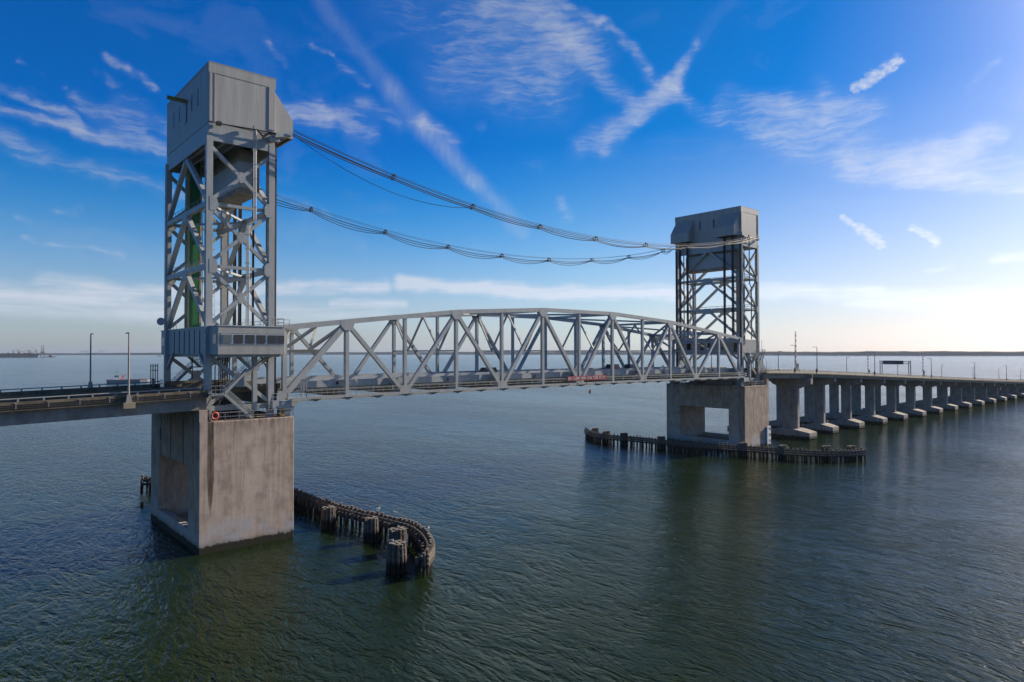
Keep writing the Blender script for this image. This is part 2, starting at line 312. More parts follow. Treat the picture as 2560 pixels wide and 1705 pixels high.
def f_water(t, b):
    g_ = t.new('ShaderNodeNewGeometry'); p = g_.outputs['Position']
    big = t.noise(t.mapping(p, scale=(1, .45, 1), rot=(0, 0, R(15))), .012, 4, .55)
    c = t.mix(t.maprange(big, .35, .65), (.0085, .0190, .0050), (.0120, .0230, .0068))
    t.link(c, b.inputs['Base Color'])
    b.inputs['IOR'].default_value = 1.333; b.inputs['Roughness'].default_value = WR
    b.inputs['Specular IOR Level'].default_value = .36
    # wind ripples: crests lie roughly along y, travelling along x
    rot = R(15)
    warp = t.vmath('SCALE', t.vmath('SUBTRACT', t.noise(p, .05, 3, .5, out='Color'), (.5, .5, .5)), 9.0)
    pw_ = t.vmath('ADD', p, warp)
    a1 = t.noise(t.mapping(pw_, scale=(1, .30, 1), rot=(0, 0, rot)), .20, 2, .5, .3)
    a2 = t.noise(t.mapping(pw_, scale=(1, .28, 1), rot=(0, 0, rot + R(10))), .74, 3, .58, .5)
    a2b = t.noise(t.mapping(pw_, scale=(1, .34, 1), rot=(0, 0, rot - R(24))), 1.02, 3, .58, .5)
    a3 = t.noise(t.mapping(p, scale=(1, .5, 1), rot=(0, 0, rot - R(14))), 2.1, 4, .62, .5)
    a4 = t.noise(t.mapping(p, scale=(1, .7, 1), rot=(0, 0, rot + R(25))), 6.5, 2, .5)
    gust = t.maprange(t.noise(t.mapping(p, scale=(1, .35, 1), rot=(0, 0, R(40))), .018, 4, .55), .36, .64, .55, 1.3)
    def crest(x): return t.math('SUBTRACT', 1, t.math('POWER', t.math('ABSOLUTE', t.math('SUBTRACT', t.math('MULTIPLY', x, 2), 1)), .75))
    hsum = t.math('ADD', t.math('MULTIPLY', a1, .6), t.math('MULTIPLY', a2, 1.45))
    hsum = t.math('ADD', hsum, t.math('MULTIPLY', a2b, 1.0))
    hsum = t.math('ADD', hsum, t.math('MULTIPLY', t.math('ADD', crest(a2), crest(a2b)), .36))
    hsum = t.math('ADD', hsum, t.math('MULTIPLY', a3, .50))
    hsum = t.math('ADD', hsum, t.math('MULTIPLY', a4, .05))
    hsum = t.math('MULTIPLY', hsum, t.math('MULTIPLY', gust, WB))
    spk = t.math('MULTIPLY', t.maprange(t.noise(p, 9.0, 1, .5), .66, .80, 0, 1), t.maprange(t.noise(p, .9, 3, .6), .50, .62, 0, 1))
    hsum = t.math('ADD', hsum, t.math('MULTIPLY', spk, .05))   # sparse steep wavelets that glint
    bn = t.new('ShaderNodeBump'); bn.inputs['Distance'].default_value = 1.0; bn.inputs['Strength'].default_value = 1.0
    t.link(hsum, bn.inputs['Height']); t.link(bn.outputs[0], b.inputs['Normal'])
WR = .14; WB = .21
M['water'] = mat('river_water', f_water)
M['foam'] = simple('churned_wake', (.14, .19, .19), .5, sc=.3, var=.5)

# ------------------------------------------------------------------ mesh builder
IDT = lambda v: v
class MB:
    def __init__(s, tf=None): s.v = []; s.f = []; s.mi = []; s.tf = tf or IDT; s.m = 0
    def add(s, vs, fs):
        k = len(s.v); s.v += [s.tf(Vector(v)) for v in vs]
        s.f += [tuple(k+i for i in f) for f in fs]; s.mi += [s.m]*len(fs)
    def box(s, x0, x1, y0, y1, z0, z1):
        s.add([(x0,y0,z0),(x1,y0,z0),(x1,y1,z0),(x0,y1,z0),(x0,y0,z1),(x1,y0,z1),(x1,y1,z1),(x0,y1,z1)],
              [(0,3,2,1),(4,5,6,7),(0,1,5,4),(1,2,6,5),(2,3,7,6),(3,0,4,7)])
    def hexa(s, b, t):   # two quads
        s.add(list(b)+list(t), [(0,3,2,1),(4,5,6,7),(0,1,5,4),(1,2,6,5),(2,3,7,6),(3,0,4,7)])
    def beam(s, a, b, wd, hd, ref=(0,1,0)):  # section wd along ref x dir, hd along ref
        a, b = Vector(a), Vector(b); d = (b-a).normalized(); ref = Vector(ref)
        u = (ref - d*ref.dot(d))
        if u.length < 1e-4: ref = Vector((1,0,0)); u = ref - d*ref.dot(d)
        u.normalize(); v = d.cross(u)
        q = [(-1,-1),(1,-1),(1,1),(-1,1)]
        s.hexa([a+v*(x*wd/2)+u*(y*hd/2) for x, y in q], [b+v*(x*wd/2)+u*(y*hd/2) for x, y in q])
    def hbeam(s, a, b, wd, hd, ref=(0,1,0), t=.06):  
        s.beam(a, b, wd, hd, ref)   # closed box member
    def tube(s, a, b, r, r2=None, n=8, caps=True):
        a, b = Vector(a), Vector(b); d = (b-a).normalized(); r2 = r if r2 is None else r2
        ref = Vector((0,0,1)) if abs(d.z) < .9 else Vector((1,0,0)); u = d.cross(ref).normalized(); v = d.cross(u)
        vs = []
        for c, rr in ((a, r), (b, r2)):
            for i in range(n):
                t = 2*math.pi*i/n; vs.append(c+u*(math.cos(t)*rr)+v*(math.sin(t)*rr))
        fs = [(i, (i+1) % n, n+(i+1) % n, n+i) for i in range(n)]
        if caps: fs += [tuple(range(n))[::-1], tuple(range(n, 2*n))]
        s.add(vs, fs)
    def path(s, pts, r, n=6):
        for a, b in zip(pts[:-1], pts[1:]): s.tube(a, b, r, n=n, caps=False)
    def poly(s, pts, d):  # extrude polygon by vector d
        n = len(pts); d = Vector(d); vs = [Vector(p) for p in pts]; vs += [p+d for p in vs]
        s.add(vs, [tuple(range(n))[::-1], tuple(range(n, 2*n))]+[(i, (i+1) % n, n+(i+1) % n, n+i) for i in range(n)])
    def torus(s, c, Rr, r, ax=1, n=20, m=8):
        c = Vector(c); vs = []
        for i in range(n):
            a = 2*math.pi*i/n
            for j in range(m):
                b_ = 2*math.pi*j/m; rr = Rr+r*math.cos(b_)
                p = (rr*math.cos(a), r*math.sin(b_), rr*math.sin(a)) if ax == 1 else (rr*math.cos(a), rr*math.sin(a), r*math.sin(b_))
                vs.append(c+Vector(p))
        s.add(vs, [(i*m+j, ((i+1) % n)*m+j, ((i+1) % n)*m+(j+1) % m, i*m+(j+1) % m) for i in range(n) for j in range(m)])
    def build(s, name, mats, parent=None, smooth=False, bevel=0):
        me = bpy.data.meshes.new(name)
        off = parent.matrix_basis.translation.copy() if parent else Vector((0,0,0))
        pp = parent.parent if parent else None
        while pp: off += pp.matrix_basis.translation; pp = pp.parent
        me.from_pydata([tuple(v-off) for v in s.v], [], s.f)
        if not isinstance(mats, (list, tuple)): mats = [mats]
        for m_ in mats: me.materials.append(m_)
        if len(mats) > 1: me.polygons.foreach_set('material_index', s.mi)
        bm = bmesh.new(); bm.from_mesh(me); bmesh.ops.recalc_face_normals(bm, faces=bm.faces); bm.to_mesh(me); bm.free()
        if smooth: me.polygons.foreach_set('use_smooth', [True]*len(me.polygons))
        ob = bpy.data.objects.new(name, me); COL.objects.link(ob)
        if parent: ob.parent = parent
        if bevel:
            mod = ob.modifiers.new('Bevel', 'BEVEL'); mod.width = bevel; mod.segments = 1; mod.limit_method = 'ANGLE'
        return ob
def tag(o, label=None, cat=None, group=None, kind=None):
    for k_, v_ in (('label', label), ('category', cat), ('group', group), ('kind', kind)):
        if v_: o[k_] = v_
    return o
def empty(name, loc, label, cat, group=None):
    o = bpy.data.objects.new(name, None); o.empty_display_size = .5; COL.objects.link(o); o.location = loc
    o.matrix_basis = Matrix.Translation(Vector(loc))
    return tag(o, label, cat, group)
def copy_tree(o, parent=None):
    c = o.copy(); COL.objects.link(c)
    if parent: c.parent = parent
    for ch in o.children: copy_tree(ch, c)
    return c
def railing(mb, a, b, h=1.1, n=None, r=.035, mid=True, sp=1.9):
    a, b = Vector(a), Vector(b); L_ = (b-a).length; n = n or max(1, round(L_/sp))
    up = Vector((0,0,h))
    mb.tube(a+up, b+up, r, n=5)
    if mid: mb.tube(a+up*.52, b+up*.52, r*.8, n=5)
    for i in range(n+1):
        p = a.lerp(b, i/n); mb.tube(p, p+up, r, n=5)
def stair(mb, a, b, wd=.8, rail=True):  # a bottom, b top, centre line along x
    a, b = Vector(a), Vector(b)
    for s_ in (-1, 1):
        o_ = Vector((0, s_*wd/2, 0)); mb.beam(a+o_, b+o_, .28, .06)
        if rail:
            mb.tube(a+o_+Vector((0,0,1.0)), b+o_+Vector((0,0,1.0)), .035, n=5); mb.tube(a+o_+Vector((0,0,.55)), b+o_+Vector((0,0,.55)), .028, n=5)
            for i in range(6):
                p = a.lerp(b, i/5)+o_; mb.tube(p, p+Vector((0,0,1.0)), .03, n=5)
    n = int(abs(b.z-a.z)/.2)
    for i in range(1, n):
        p = a.lerp(b, i/n); mb.box(p.x-.13, p.x+.13, p.y-wd/2+.03, p.y+wd/2-.03, p.z, p.z+.04)

PAN = 10.54; L = 12*PAN; WD = 20.92

# ------------------------------------------------------------------ water and shores
def water():
    # polar sheet, finer near the bridge, reaching the horizon
    vs = [(0,0,0)]; fs = []; n = 96
    rr = [40,90,160,260,420,700,1200,2200,4200,8000,15000,30000,60000,100000]
    for r_ in rr:
        for i in range(n):
            a = 2*math.pi*i/n; vs.append((r_*math.cos(a), r_*math.sin(a), 0))
    fs += [(0, 1+i, 1+(i+1) % n) for i in range(n)]
    for k in range(len(rr)-1):
        for i in range(n):
            a = 1+k*n+i; b = 1+k*n+(i+1) % n; fs.append((a, a+n, b+n, b))
    m = MB(); m.add(vs, fs); o_ = m.build('water', M['water']); tag(o_, kind='structure')
water()
SH = [(-4000,21000),(-500,18000),(947,15425),(1893,13284),(2699,11462),(3696,10419),(4614,9600),(5135,8305),(5624,7046),(5719,5606),(5794,4457),(5736,3902),(5400,3200),(5140,2708),(5066,2336),(4944,1983),(4888,1446),(5032,919),(5150,200),(5200,-900),(5000,-2600),(4300,-5000)]
def shore():
    pts = []
    for (a, b) in zip(SH[:-1], SH[1:]):
        a = Vector((*a, 0)); b = Vector((*b, 0)); n = max(2, int((b-a).length/45))
        pts += [a.lerp(b, i/n) for i in range(n)]
    N = len(pts); vs = []; fs = []
    lv = 0
    for i, p in enumerate(pts):
        d = (p-Vector((CAM.x, CAM.y, 0))); dist = d.length; d.normalize()
        f = max(0, min(1, (dist-5000)/6000))
        base = 31*(1-f) + 38*f
        lv = .86*lv + rnd.uniform(-1.6, 1.6)
        hgt = base + lv + 3.0*math.sin(i*.021) + rnd.uniform(-1, 1)
        for (back, z_) in ((0, -1), (6, 1.5), (30, 2.0 if f < .5 else 5.0), (36, hgt*.82), (60, hgt), (500, hgt+1), (900, -1)):
            vs.append(p+d*back+Vector((0,0,z_)))
    for i in range(N-1):
        for j in range(6):
            a = i*7+j; fs.append((a, a+1, a+8, a+7))
    m = MB(); m.add(vs, fs); m.mi = [(1 if j < 2 else 0) for i in range(N-1) for j in range(6)]
    o_ = m.build('far_shore', [M['wood'], M['sand']]); tag(o_, kind='structure')
shore()

# ------------------------------------------------------------------ main piers
XA, XB, YA, YB, ZT = -11.59, 1.245, -2.07, 22.99, 17.26
def main_pier(tf, label, sgn):
    root = empty('bridge_pier', tf(Vector((-5.2, 10.46, 0))), label, 'bridge pier', 'main piers carrying the lift towers')
    m = MB(tf)   # portal-shaped pier: solid legs, base and top beam around an open middle
    oy0, oy1, oz0, oz1 = 2.75, 18.3, 2.4, 10.95
    m.box(XA, XB, YA, oy0, -3, ZT); m.box(XA, XB, oy1, YB, -3, ZT)
    m.box(XA, XB, oy0, oy1, oz1, ZT); m.box(XA, XB, oy0, oy1, -3, 1.2)
    m.box(XA, XA+1.1, oy0, oy1, 1.2, oz0); m.box(XB-1.1, XB, oy0, oy1, 1.2, oz0)
    # recessed face above the opening
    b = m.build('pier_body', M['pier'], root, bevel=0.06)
    m = MB(tf)
    for y in (YA, YB-3.2): m.box(XA, XA+1.25, y, y+3.2, ZT, 18.85)
    m.box(XA, XA+.9, YA+3.2, YB-3.2, ZT, 18.7)
    m.build('pedestal', M['pier'], root)
    m = MB(tf)  # drainage joints on the approach-side face
    for y in (5.0, 11.5, 16.9):
        m = MB(tf); m.box(XA-.05, XA-.002, y, y+.14, oz1+.02, ZT-.1); m.build('joint_strip', M['dark'], root)
    m = MB(tf); m.box(XA-.04, XA-.002, 16.9, 17.5, 13.2, 15.0); m.build('hatch', M['dark'], root)
    m = MB(tf)
    for y in (YA+.12, YB-.12): railing(m, (XA+1.4, y, ZT), (XB-.1, y, ZT), 1.15)
    railing(m, (XB-.1, YA+.12, ZT), (XB-.1, YB-.12, ZT), 1.15)
    m.build('railing', M['rail'], root)
    m = MB(tf)   # machinery between the tower feet
    m.box(-9.0, -6.2, 2.2, 5.0, ZT, ZT+1.9); m.box(-5.4, -3.4, 1.6, 3.4, ZT, ZT+1.2); m.box(-8.5, -4, 8, 13, ZT, ZT+2.0); m.box(-3.6, -2.1, 4, 7, ZT, ZT+1.7)
    m.build('machinery_cabinet', M['steel'], root, bevel=.04)
    return root
T1 = IDT
T2 = lambda v: Vector((L-v.x, v.y, v.z))
main_pier(T1, 'large near concrete pier with a long brown rust streak, under the left tower', 1)
main_pier(T2, 'far concrete pier with open portal, under the right tower beside the height gauge', -1)

# ------------------------------------------------------------------ lift towers
LV = [17.26, 26.0, 29.75, 38.3, 46.85, 55.4]
LX = (-9.9, -1.35); LY = (.25, 20.67)
def tower(tf, label, left):
    root = empty('lift_tower', tf(Vector((-5.6, 10.46, ZT))), label, 'lift tower', 'towers of the lift bridge')
    st = M['steel']
    ey = (lambda y: y) if left else (lambda y: WD-y)
    def part(name, mt, fn, parent=root, **k):
        m = MB(tf); fn(m); return m.build(name, mt, parent, **k)
    # legs with perforated cover plates
    for lx in LX:
        for ly in LY:
            def f(m, lx=lx, ly=ly):
                m.box(lx-.42, lx+.42, ly-.42, ly+.42, ZT, 56.5)
                m.m = 1
                z = ZT+1
                while z < 55.5:
                    for sx in (-1, 1):
                        x = lx+sx*.424; m.box(min(x, x-sx*.01), max(x, x-sx*.01)+.001, ly-.07, ly+.07, z, z+.55)
                    z += 1.35
            part('leg', [st, M['dark']], f)
    # near and far face bracing
    for ly in LY:
        sg = -1 if ly < 5 else 1
        yy = ly
        lv = [(55.2, 46.85), (46.85, 38.3), (38.3, 29.9)]
        for (zt, zb) in lv:
            part('brace', st, lambda m: m.hbeam((LX[0], yy, zt-.3), (LX[1], yy, zb+.3), .46, .5))
            xm = (LX[0]+LX[1])/2; zm = (zt+zb)/2
            part('brace', st, lambda m: (m.hbeam((LX[1], yy, zt-.3), (xm+.25, yy, zm+.27), .46, .5), m.hbeam((xm-.25, yy, zm-.27), (LX[0], yy, zb+.3), .46, .5)))
            part('gusset', st, lambda m: m.poly([(xm-.6, yy-.262, zm), (xm-.2, yy-.262, zm-.75), (xm+.2, yy-.262, zm-.75), (xm+.6, yy-.262, zm), (xm+.2, yy-.262, zm+.75), (xm-.2, yy-.262, zm+.75)], (0, .524, 0)))
        for z in (38.3, 46.85):
            part('strut', st, lambda m: m.hbeam((LX[0], yy, z), (LX[1], yy, z), .42, .5, (0,1,0)))
            for x_, s_ in ((LX[0], 1), (LX[1], -1)):
                part('gusset', st, lambda m: m.poly([(x_, yy-.45, z-.95), (x_+s_*.75, yy-.45, z-.95), (x_+s_*1.05, yy-.45, z-.5), (x_+s_*1.05, yy-.45, z+.5), (x_+s_*.75, yy-.45, z+.95), (x_, yy-.45, z+.95)], (0, .9, 0)))
        # below the operator house
        part('brace', st, lambda m: m.hbeam((LX[0], yy, 26.1), (LX[1], yy, 19.3), .5, .5))
        part('brace', st, lambda m: (m.hbeam((LX[1], yy, 26.1), (-5.35, yy, 22.85), .5, .5), m.hbeam((-5.9, yy, 22.45), (LX[0], yy, 19.3), .5, .5)))
        part('gusset', st, lambda m: m.box(-6.3, -5.0, yy-.27, yy+.27, 21.7, 23.6))
        part('strut', st, lambda m: m.hbeam((LX[0], yy, 18.9), (LX[1], yy, 18.9), .7, .5))
    # approach-side and span-side faces: chevrons from mid strut down to the legs
    for lx in LX:
        ym = 10.46
        for (zt, zb) in [(55.2, 46.85), (46.85, 38.3), (38.3, 29.9)]:
            for s_ in (-1, 1):
                ly = LY[0] if s_ < 0 else LY[1]
                part('brace', st, lambda m: m.hbeam((lx, ym+s_*.35, zt-.35), (lx, ly-s_*.35, zb+.55), .62, .6, (1,0,0)))
        for z in (38.3, 46.85):
            part('strut', st, lambda m: m.hbeam((lx, LY[0], z), (lx, LY[1], z), .62, .6, (1,0,0)))
            part('gusset', st, lambda m: m.poly([(lx-.32, ym-1.5, z-.32), (lx-.32, ym-.7, z-1.1), (lx-.32, ym+.7, z-1.1), (lx-.32, ym+1.5, z-.32), (lx-.32, ym+1.2, z+.4), (lx-.32, ym-1.2, z+.4)], (.64, 0, 0)))
    # knee braces under the approach-side portal
    for s_, ly in ((1, LY[0]), (-1, LY[1])):
        for lx in LX:
            part('knee_brace', st, lambda m: m.hbeam((lx, ly+s_*.4, 24.1), (lx, ly+s_*3.6, 26.3), .45, .45, (1,0,0)))
    # walkways at the strut levels, on the approach side
    for z in (38.3, 46.85):
        wk = part('walkway', st, lambda m: m.box(-9.55, -8.7, .7, 20.2, z+.33, z+.40))
        part('railing', M['rail'], lambda m: (railing(m, (-9.5, 1.0, z+.4), (-9.5, 20.0, z+.4), 1.1), railing(m, (-8.75, 1.0, z+.4), (-8.75, 20.0, z+.4), 1.1)), wk)
    for z in (38.3, 46.85):   # plan bracing
        part('brace', st, lambda m: m.beam((LX[0]+.3, LY[0]+.3, z-.1), (LX[1]-.3, 10.2, z-.1), .3, .3, (0,0,1)))
        part('brace', st, lambda m: m.beam((LX[1]-.3, 10.7, z-.1), (LX[0]+.3, LY[1]-.3, z-.1), .3, .3, (0,0,1)))
    # deep girder below the machinery house
    sk = part('skirt_girder', st, lambda m: (m.box(-10.05, -.95, -.13, .05, 55.45, 57.9), m.box(-10.05, -.95, 20.87, 21.05, 55.45, 57.9), m.box(-10.06, -9.88, .05, 20.87, 55.35, 57.9), m.box(-1.12, -.94, .05, 20.87, 54.6, 57.9)))
    part('floor', st, lambda m: (m.box(-9.88, -1.12, .05, 20.87, 57.2, 57.6), [m.box(x, x+.25, .05, 20.87, 56.3, 57.2) for x in (-8.6, -7.2, -5.8, -4.4, -3.0)]), sk)
    # machinery house
    def house(m):
        m.box(-10.09, -.92, -.17, 21.09, 57.97, 66.12)
    hs_ = part('machinery_house', M['siding'], house, bevel=.03)
    part('fascia', M['siding'], lambda m: (m.box(-10.15, -.86, -.23, 21.15, 66.12, 66.22), m.box(-10.13, -.88, -.21, -.173, 64.75, 66.12), m.box(-10.13, -10.093, -.17, 21.13, 65.9, 66.12), m.box(-.917, -.88, -.17, 21.13, 65.0, 66.12)), hs_)
    part('pilaster', M['siding'], lambda m: (m.box(-10.03, -9.72, -.30, -.172, 58.0, 64.74), m.box(-1.9, -.97, -.26, -.172, 58.6, 64.74), m.box(-9.38, -9.3, -.24, -.172, 58.0, 64.74)), hs_)
    part('base_band', st, lambda m: (m.box(-10.13, -10.095, -.19, 21.11, 57.9, 58.04), m.box(-.915, -.88, -.19, 21.11, 57.9, 58.04)), hs_)
    for y in (17.0, 13.94, 7.66, 4.72):
        part('window_slot', M['glass'], lambda m: m.box(-10.13, -10.094, y-.16, y+.16, 61.45, 63.85), hs_)
    part('door', M['siding'], lambda m: m.box(-10.16, -10.094, 10.3, 11.6, 60.4, 63.2), hs_)
    part('door_gap', M['dark'], lambda m: m.box(-10.13, -10.094, 10.02, 10.3, 60.4, 63.5), hs_)
    part('hoist_beam', M['yellow'], lambda m: (m.box(-12.75, -10.1, 10.08, 10.42, 63.75, 63.85), m.box(-12.75, -10.1, 10.2, 10.3, 63.45, 63.75), m.box(-12.75, -10.1, 10.08, 10.42, 63.35, 63.45)), hs_)
    for y in (12.67, 8.2):
        part('window_slot', M['glass'], lambda m: m.box(-.915, -.885, y-.3, y+.3, 61.4, 63.75), hs_)
    for (y0, y1) in ((.26, 6.05), (14.6, 20.7)):
        def hood(m):
            x1 = 1.93
            pr = [(-.915, 64.6), (x1, 60.7), (x1, 58.1), (-.915, 58.1)]
            m.poly([(x, y0, z) for x, z in pr], (0, y1-y0, 0))
        hd = part('sheave_hood', M['siding'], hood, hs_)
        part('hood_frame', M['dark'], lambda m: [m.box(x, x+.5, y0+.3, y1-.3, 58.02, 58.095) for x in (-.6, .25, 1.1)], hd)
    # counterweight
    cwt = part('counterweight', st, lambda m: m.box(-5.15, -2.1, 2.6, 18.3, 50.3, 54.1), bevel=.05)
    part('concrete_block', M['cw'], lambda m: (m.box(-5.1, -2.15, 2.65, 18.25, 49.55, 50.3), m.box(-4.9, -2.3, 2.8, 18.1, 54.1, 55.9)), cwt)
    for y in (.9, 20.0):
        part('counterweight_guide', M['guide'], lambda m: m.box(-3.75, -3.5, y-.1, y+.1, 30, 57))
    # hoist ropes from the sheaves to the lifting girder
    for y in (2.0, 4.5, 16.4, 18.9):
        part('rope_bundle', M['rope'], lambda m: [m.tube((-.15+dx, y+dy, 30.2), (-.15+dx, y+dy, 58.2), .07, n=5) for dx in (-.14, .14) for dy in (-.24, -.08, .08, .24)])
    for y in (5.2, 7.0):
        part('rope_bundle', M['rope'], lambda m: [m.tube((-5.3+dx, y+12, 29.9), (-5.3+dx, y+12, 50), .05, n=5) for dx in (-.1, .1)])
    for ly in LY:
        part('guide_rail', M['guide'], lambda m: m.box(-.90, -.62, ly-.3+(0 if ly < 5 else .1), ly+.05+(0 if ly < 5 else .1), 20, 56))
    # elevator shaft with green cladding, in one corner only
    y0, y1 = sorted((ey(18.0), ey(19.4)))
    sx0, sx1 = (-7.76, -5.63) if left else (-5.6, -3.4)
    sh = part('elevator_shaft', M['green'], lambda m: m.box(sx0+.32, sx1-.30, y0, y1, 29.9, 57.2))
    part('corner_panel', M['tan'], lambda m: (m.box(sx0, sx0+.318, y0-.03, y1+.03, 29.9, 57.2), m.box(sx1-.298, sx1, y0-.03, y1+.03, 29.9, 57.2)), sh)
    part('side_panel', M['green'], lambda m: m.box(sx0-.03, sx0-.002, y0+.05, y1-.05, 29.9, 57.2), sh)
    # caged ladder
    def ladder(m):
        ly = ey(16.6); x = -4.6
        for dx in (-.25, .25): m.tube((x+dx, ly, 30), (x+dx, ly, 56), .03, n=4)
        z = 30.2
        while z < 56: m.tube((x-.25, ly, z), (x+.25, ly, z), .02, n=4, caps=False); z += .45
        z = 31
        while z < 56:
            for a, b in (((-.35, 0), (-.35, -.7)), ((-.35, -.7), (.35, -.7)), ((.35, -.7), (.35, 0))): m.tube((x+a[0], ly+a[1], z), (x+b[0], ly+b[1], z), .03, n=4, caps=False)
            z += 1.5
        for dx in (-.35, 0, .35): m.tube((x+dx, ly-.7, 31), (x+dx, ly-.7, 55.5), .025, n=4)
    part('ladder', M['rail'], ladder)
    # cable riser on the near face
    def riser(m):
        for dx in (-.18, 0, .18): m.tube((-4.96+dx, -.75, 29.9), (-4.96+dx, -.75, 44.2), .075, n=6)
        for dx in (-.18, 0, .18): m.tube((-4.96+dx, -.75, 44.2), (-4.05+dx, -.75, 45.2), .075, n=6)
        for dx in (-.18, 0, .18): m.tube((-4.05+dx, -.75, 45.2), (-4.05+dx, -.75, 58.2), .075, n=6)
        m.box(-4.3, -3.8, -.95, -.55, 58.0, 58.5)
        for z in range(31, 57, 2): x = -4.96 if z < 44.5 else -4.05; m.box(x-.32, x+.32, -.84, -.45, z, z+.08)
    part('cable_riser', M['steel'], riser)
    # service bracket carrying the overhead cables
    def brk(m):
        m.tube((-8.7, -.75, 57.75), (-.9, -.75, 58.1), .09, n=6); m.box(-9.2, -8.6, -.95, -.3, 57.55, 58.0)
        for i in range(4): m.path([(-3.9+i*.05, -.9, 58.2-.1*i), (-3.0, -1.0, 57.3-.12*i), (-2.1, -1.1, 58.0-.1*i), (-.2, -1.3, 57.6+.1*i)], .045)
    part('cable_bracket', M['cable'], brk)
    part('cable_arm', st, lambda m: (m.hexa([(-1.5, -1.6, 57.2), (1.1, -1.6, 58.0), (1.1, -.35, 58.0), (-1.5, -.35, 57.2)], [(-1.3, -1.6, 57.9), (1.0, -1.6, 58.8), (1.0, -.35, 58.8), (-1.3, -.35, 57.9)]), m.box(-2.0, -.6, -1.2, -.45, 56.8, 57.5)))
    # house over the roadway
    if left:
        oy0, oy1, ox0, ox1 = -3.72, 24.6, -9.86, -.83
    else:
        oy0, oy1, ox0, ox1 = -.20, 21.1, -8.3, -.95
    wl = M['siding']
    if left:
        oh = part('operator_house', wl, lambda m: m.box(ox0, ox1, oy0, oy1, 26.2, 30.0), bevel=.04)
        part('roof_edge', M['trim'], lambda m: m.box(ox0-.08, ox1+.08, oy0-.08, oy1+.08, 30.0, 30.12), oh)
        part('roof_railing', M['rail'], lambda m: (railing(m, (ox1-.1, oy0+.2, 30.12), (ox1-.1, oy1-.2, 30.12), 1.1), railing(m, (-4.2, oy0+.1, 30.12), (ox1-.1, oy0+.1, 30.12), 1.1), railing(m, (-.8, -.9, 30.12), (1.0, -.9, 30.12), 1.1), m.box(-.74, 1.0, -1.4, -.2, 29.9, 30.05), railing(m, (ox0+.3, 17, 30.12), (ox0+.3, 20, 30.12), 1.1)), oh)
        fr = part('window_frame', M['trim'], lambda m: m.box(-9.45, -.9, oy0-.05, oy0-.003, 27.60, 28.98), oh)
        xs = [-9.27, -7.76, -6.25, -4.74, -3.23, -1.86]
        for i, x in enumerate(xs):
            part('window_pane', M['glass'] if i else M['glass2'], lambda m: m.box(x, x+(1.2 if i < 5 else .92), oy0-.09, oy0-.052, 27.72, 28.86), oh)
        for yy0 in (-3.2, 22.6):
            part('window_pane', M['glass2'], lambda m: m.box(ox0-.04, ox0-.003, yy0, yy0+1.4, 27.66, 28.9), oh)
        [part('wall_rib', M['dark'], lambda m: m.box(ox0-.06, ox0-.003, y, y+.16, 26.35, 29.75), oh) for y in (3.9, 6.4, 8.9, 11.4, 14.0, 16.7)]
        part('wall_seam', M['steel'], lambda m: (m.box(ox0-.03, ox1+.03, oy0-.03, oy0-.002, 27.42, 27.5), m.box(ox0-.03, ox1+.03, oy0-.03, oy0-.002, 29.06, 29.14)), oh)
        part('underside_beam', st, lambda m: (m.box(-9.4, -1.2, -3.2, 24, 25.85, 26.197),), oh)
    else:
        oh = part('equipment_house', wl, lambda m: (m.box(ox0, ox1, oy0, .9, 26.2, 29.9), m.box(ox0, ox1, 20.0, oy1, 26.2, 29.9), m.box(ox0, ox0+.15, .9, 20.0, 26.2, 29.9), m.box(ox0, ox1, .9, 20.0, 26.2, 26.45), m.box(ox0, ox1, .9, 20.0, 29.7, 29.9)), bevel=.03)
        part('wall_panel', wl, lambda m: [m.box(ox1-.2, ox1-.02, y, y+w_, 26.45, 29.7) for y, w_ in ((2.4, 2.2), (6.1, 3.4), (10.6, 1.2), (13.0, 3.0), (17.4, 1.4))], oh)
        part('portal_beam', st, lambda m: m.box(ox1+.02, ox1+.4, .7, 20.2, 25.8, 26.5), oh)
    # stairs and landings on both long faces
    for s_ in (-1, 1):
        yo = (lambda y: y) if s_ < 0 else (lambda y: WD-y)
        def stf(m):
            stair(m, (-4.5, yo(-1.35), ZT+.1), (-8.35, yo(-1.35), 20.95)); stair(m, (-8.65, yo(-2.35), 20.95), (-5.5, yo(-2.35), 24.2)); stair(m, (-4.6, yo(-1.3), 24.2), (-6.7, yo(-1.3), 26.2))
        part('stair', M['rail'] if not left else M['steel'], stf)
        ya_, yb_ = sorted((yo(-2.8), yo(-.9))); yr = yo(-2.8)
        def lnd1(m):
            m.box(-10.4, -8.6, ya_, yb_, 20.78, 20.95)
            railing(m, (-10.4, yr, 20.95), (-8.6, yr, 20.95), 1.1, sp=.6); railing(m, (-10.4, yr, 20.95), (-10.4, yo(-.9), 20.95), 1.1, sp=.6)
            m.beam((-10.2, yo(-2.6), 20.8), (-10.2, yo(-.4), 19.3), .1, .1); m.beam((-8.7, yo(-2.6), 20.8), (-8.7, yo(-.4), 19.3), .1, .1)
        def lnd2(m):
            m.box(-5.45, -4.1, ya_, yb_, 24.05, 24.2); railing(m, (-5.45, yr, 24.2), (-4.1, yr, 24.2), 1.1, sp=.6); railing(m, (-4.1, yr, 24.2), (-4.1, yo(-.9), 24.2), 1.1, sp=.6)
        part('landing', M['rail'], lnd1); part('landing', M['rail'], lnd2)
        # bearing shoe platform
        def shoe(m):
            ya, yb = sorted((yo(-1.75), yo(-.65)))
            m.box(-1.75, 1.03, ya, yb, 18.55, 19.6)
            ya, yb = sorted((yo(-1.0), yo(.6))); m.box(-.2, 1.1, ya, yb, 17.3, 18.5)
            yr = yo(-1.7)
            railing(m, (-1.75, yr, 19.6), (.4, yr, 19.6), 1.05); railing(m, (.4, yr, 19.6), (.4, yo(-.6), 19.6), 1.05)
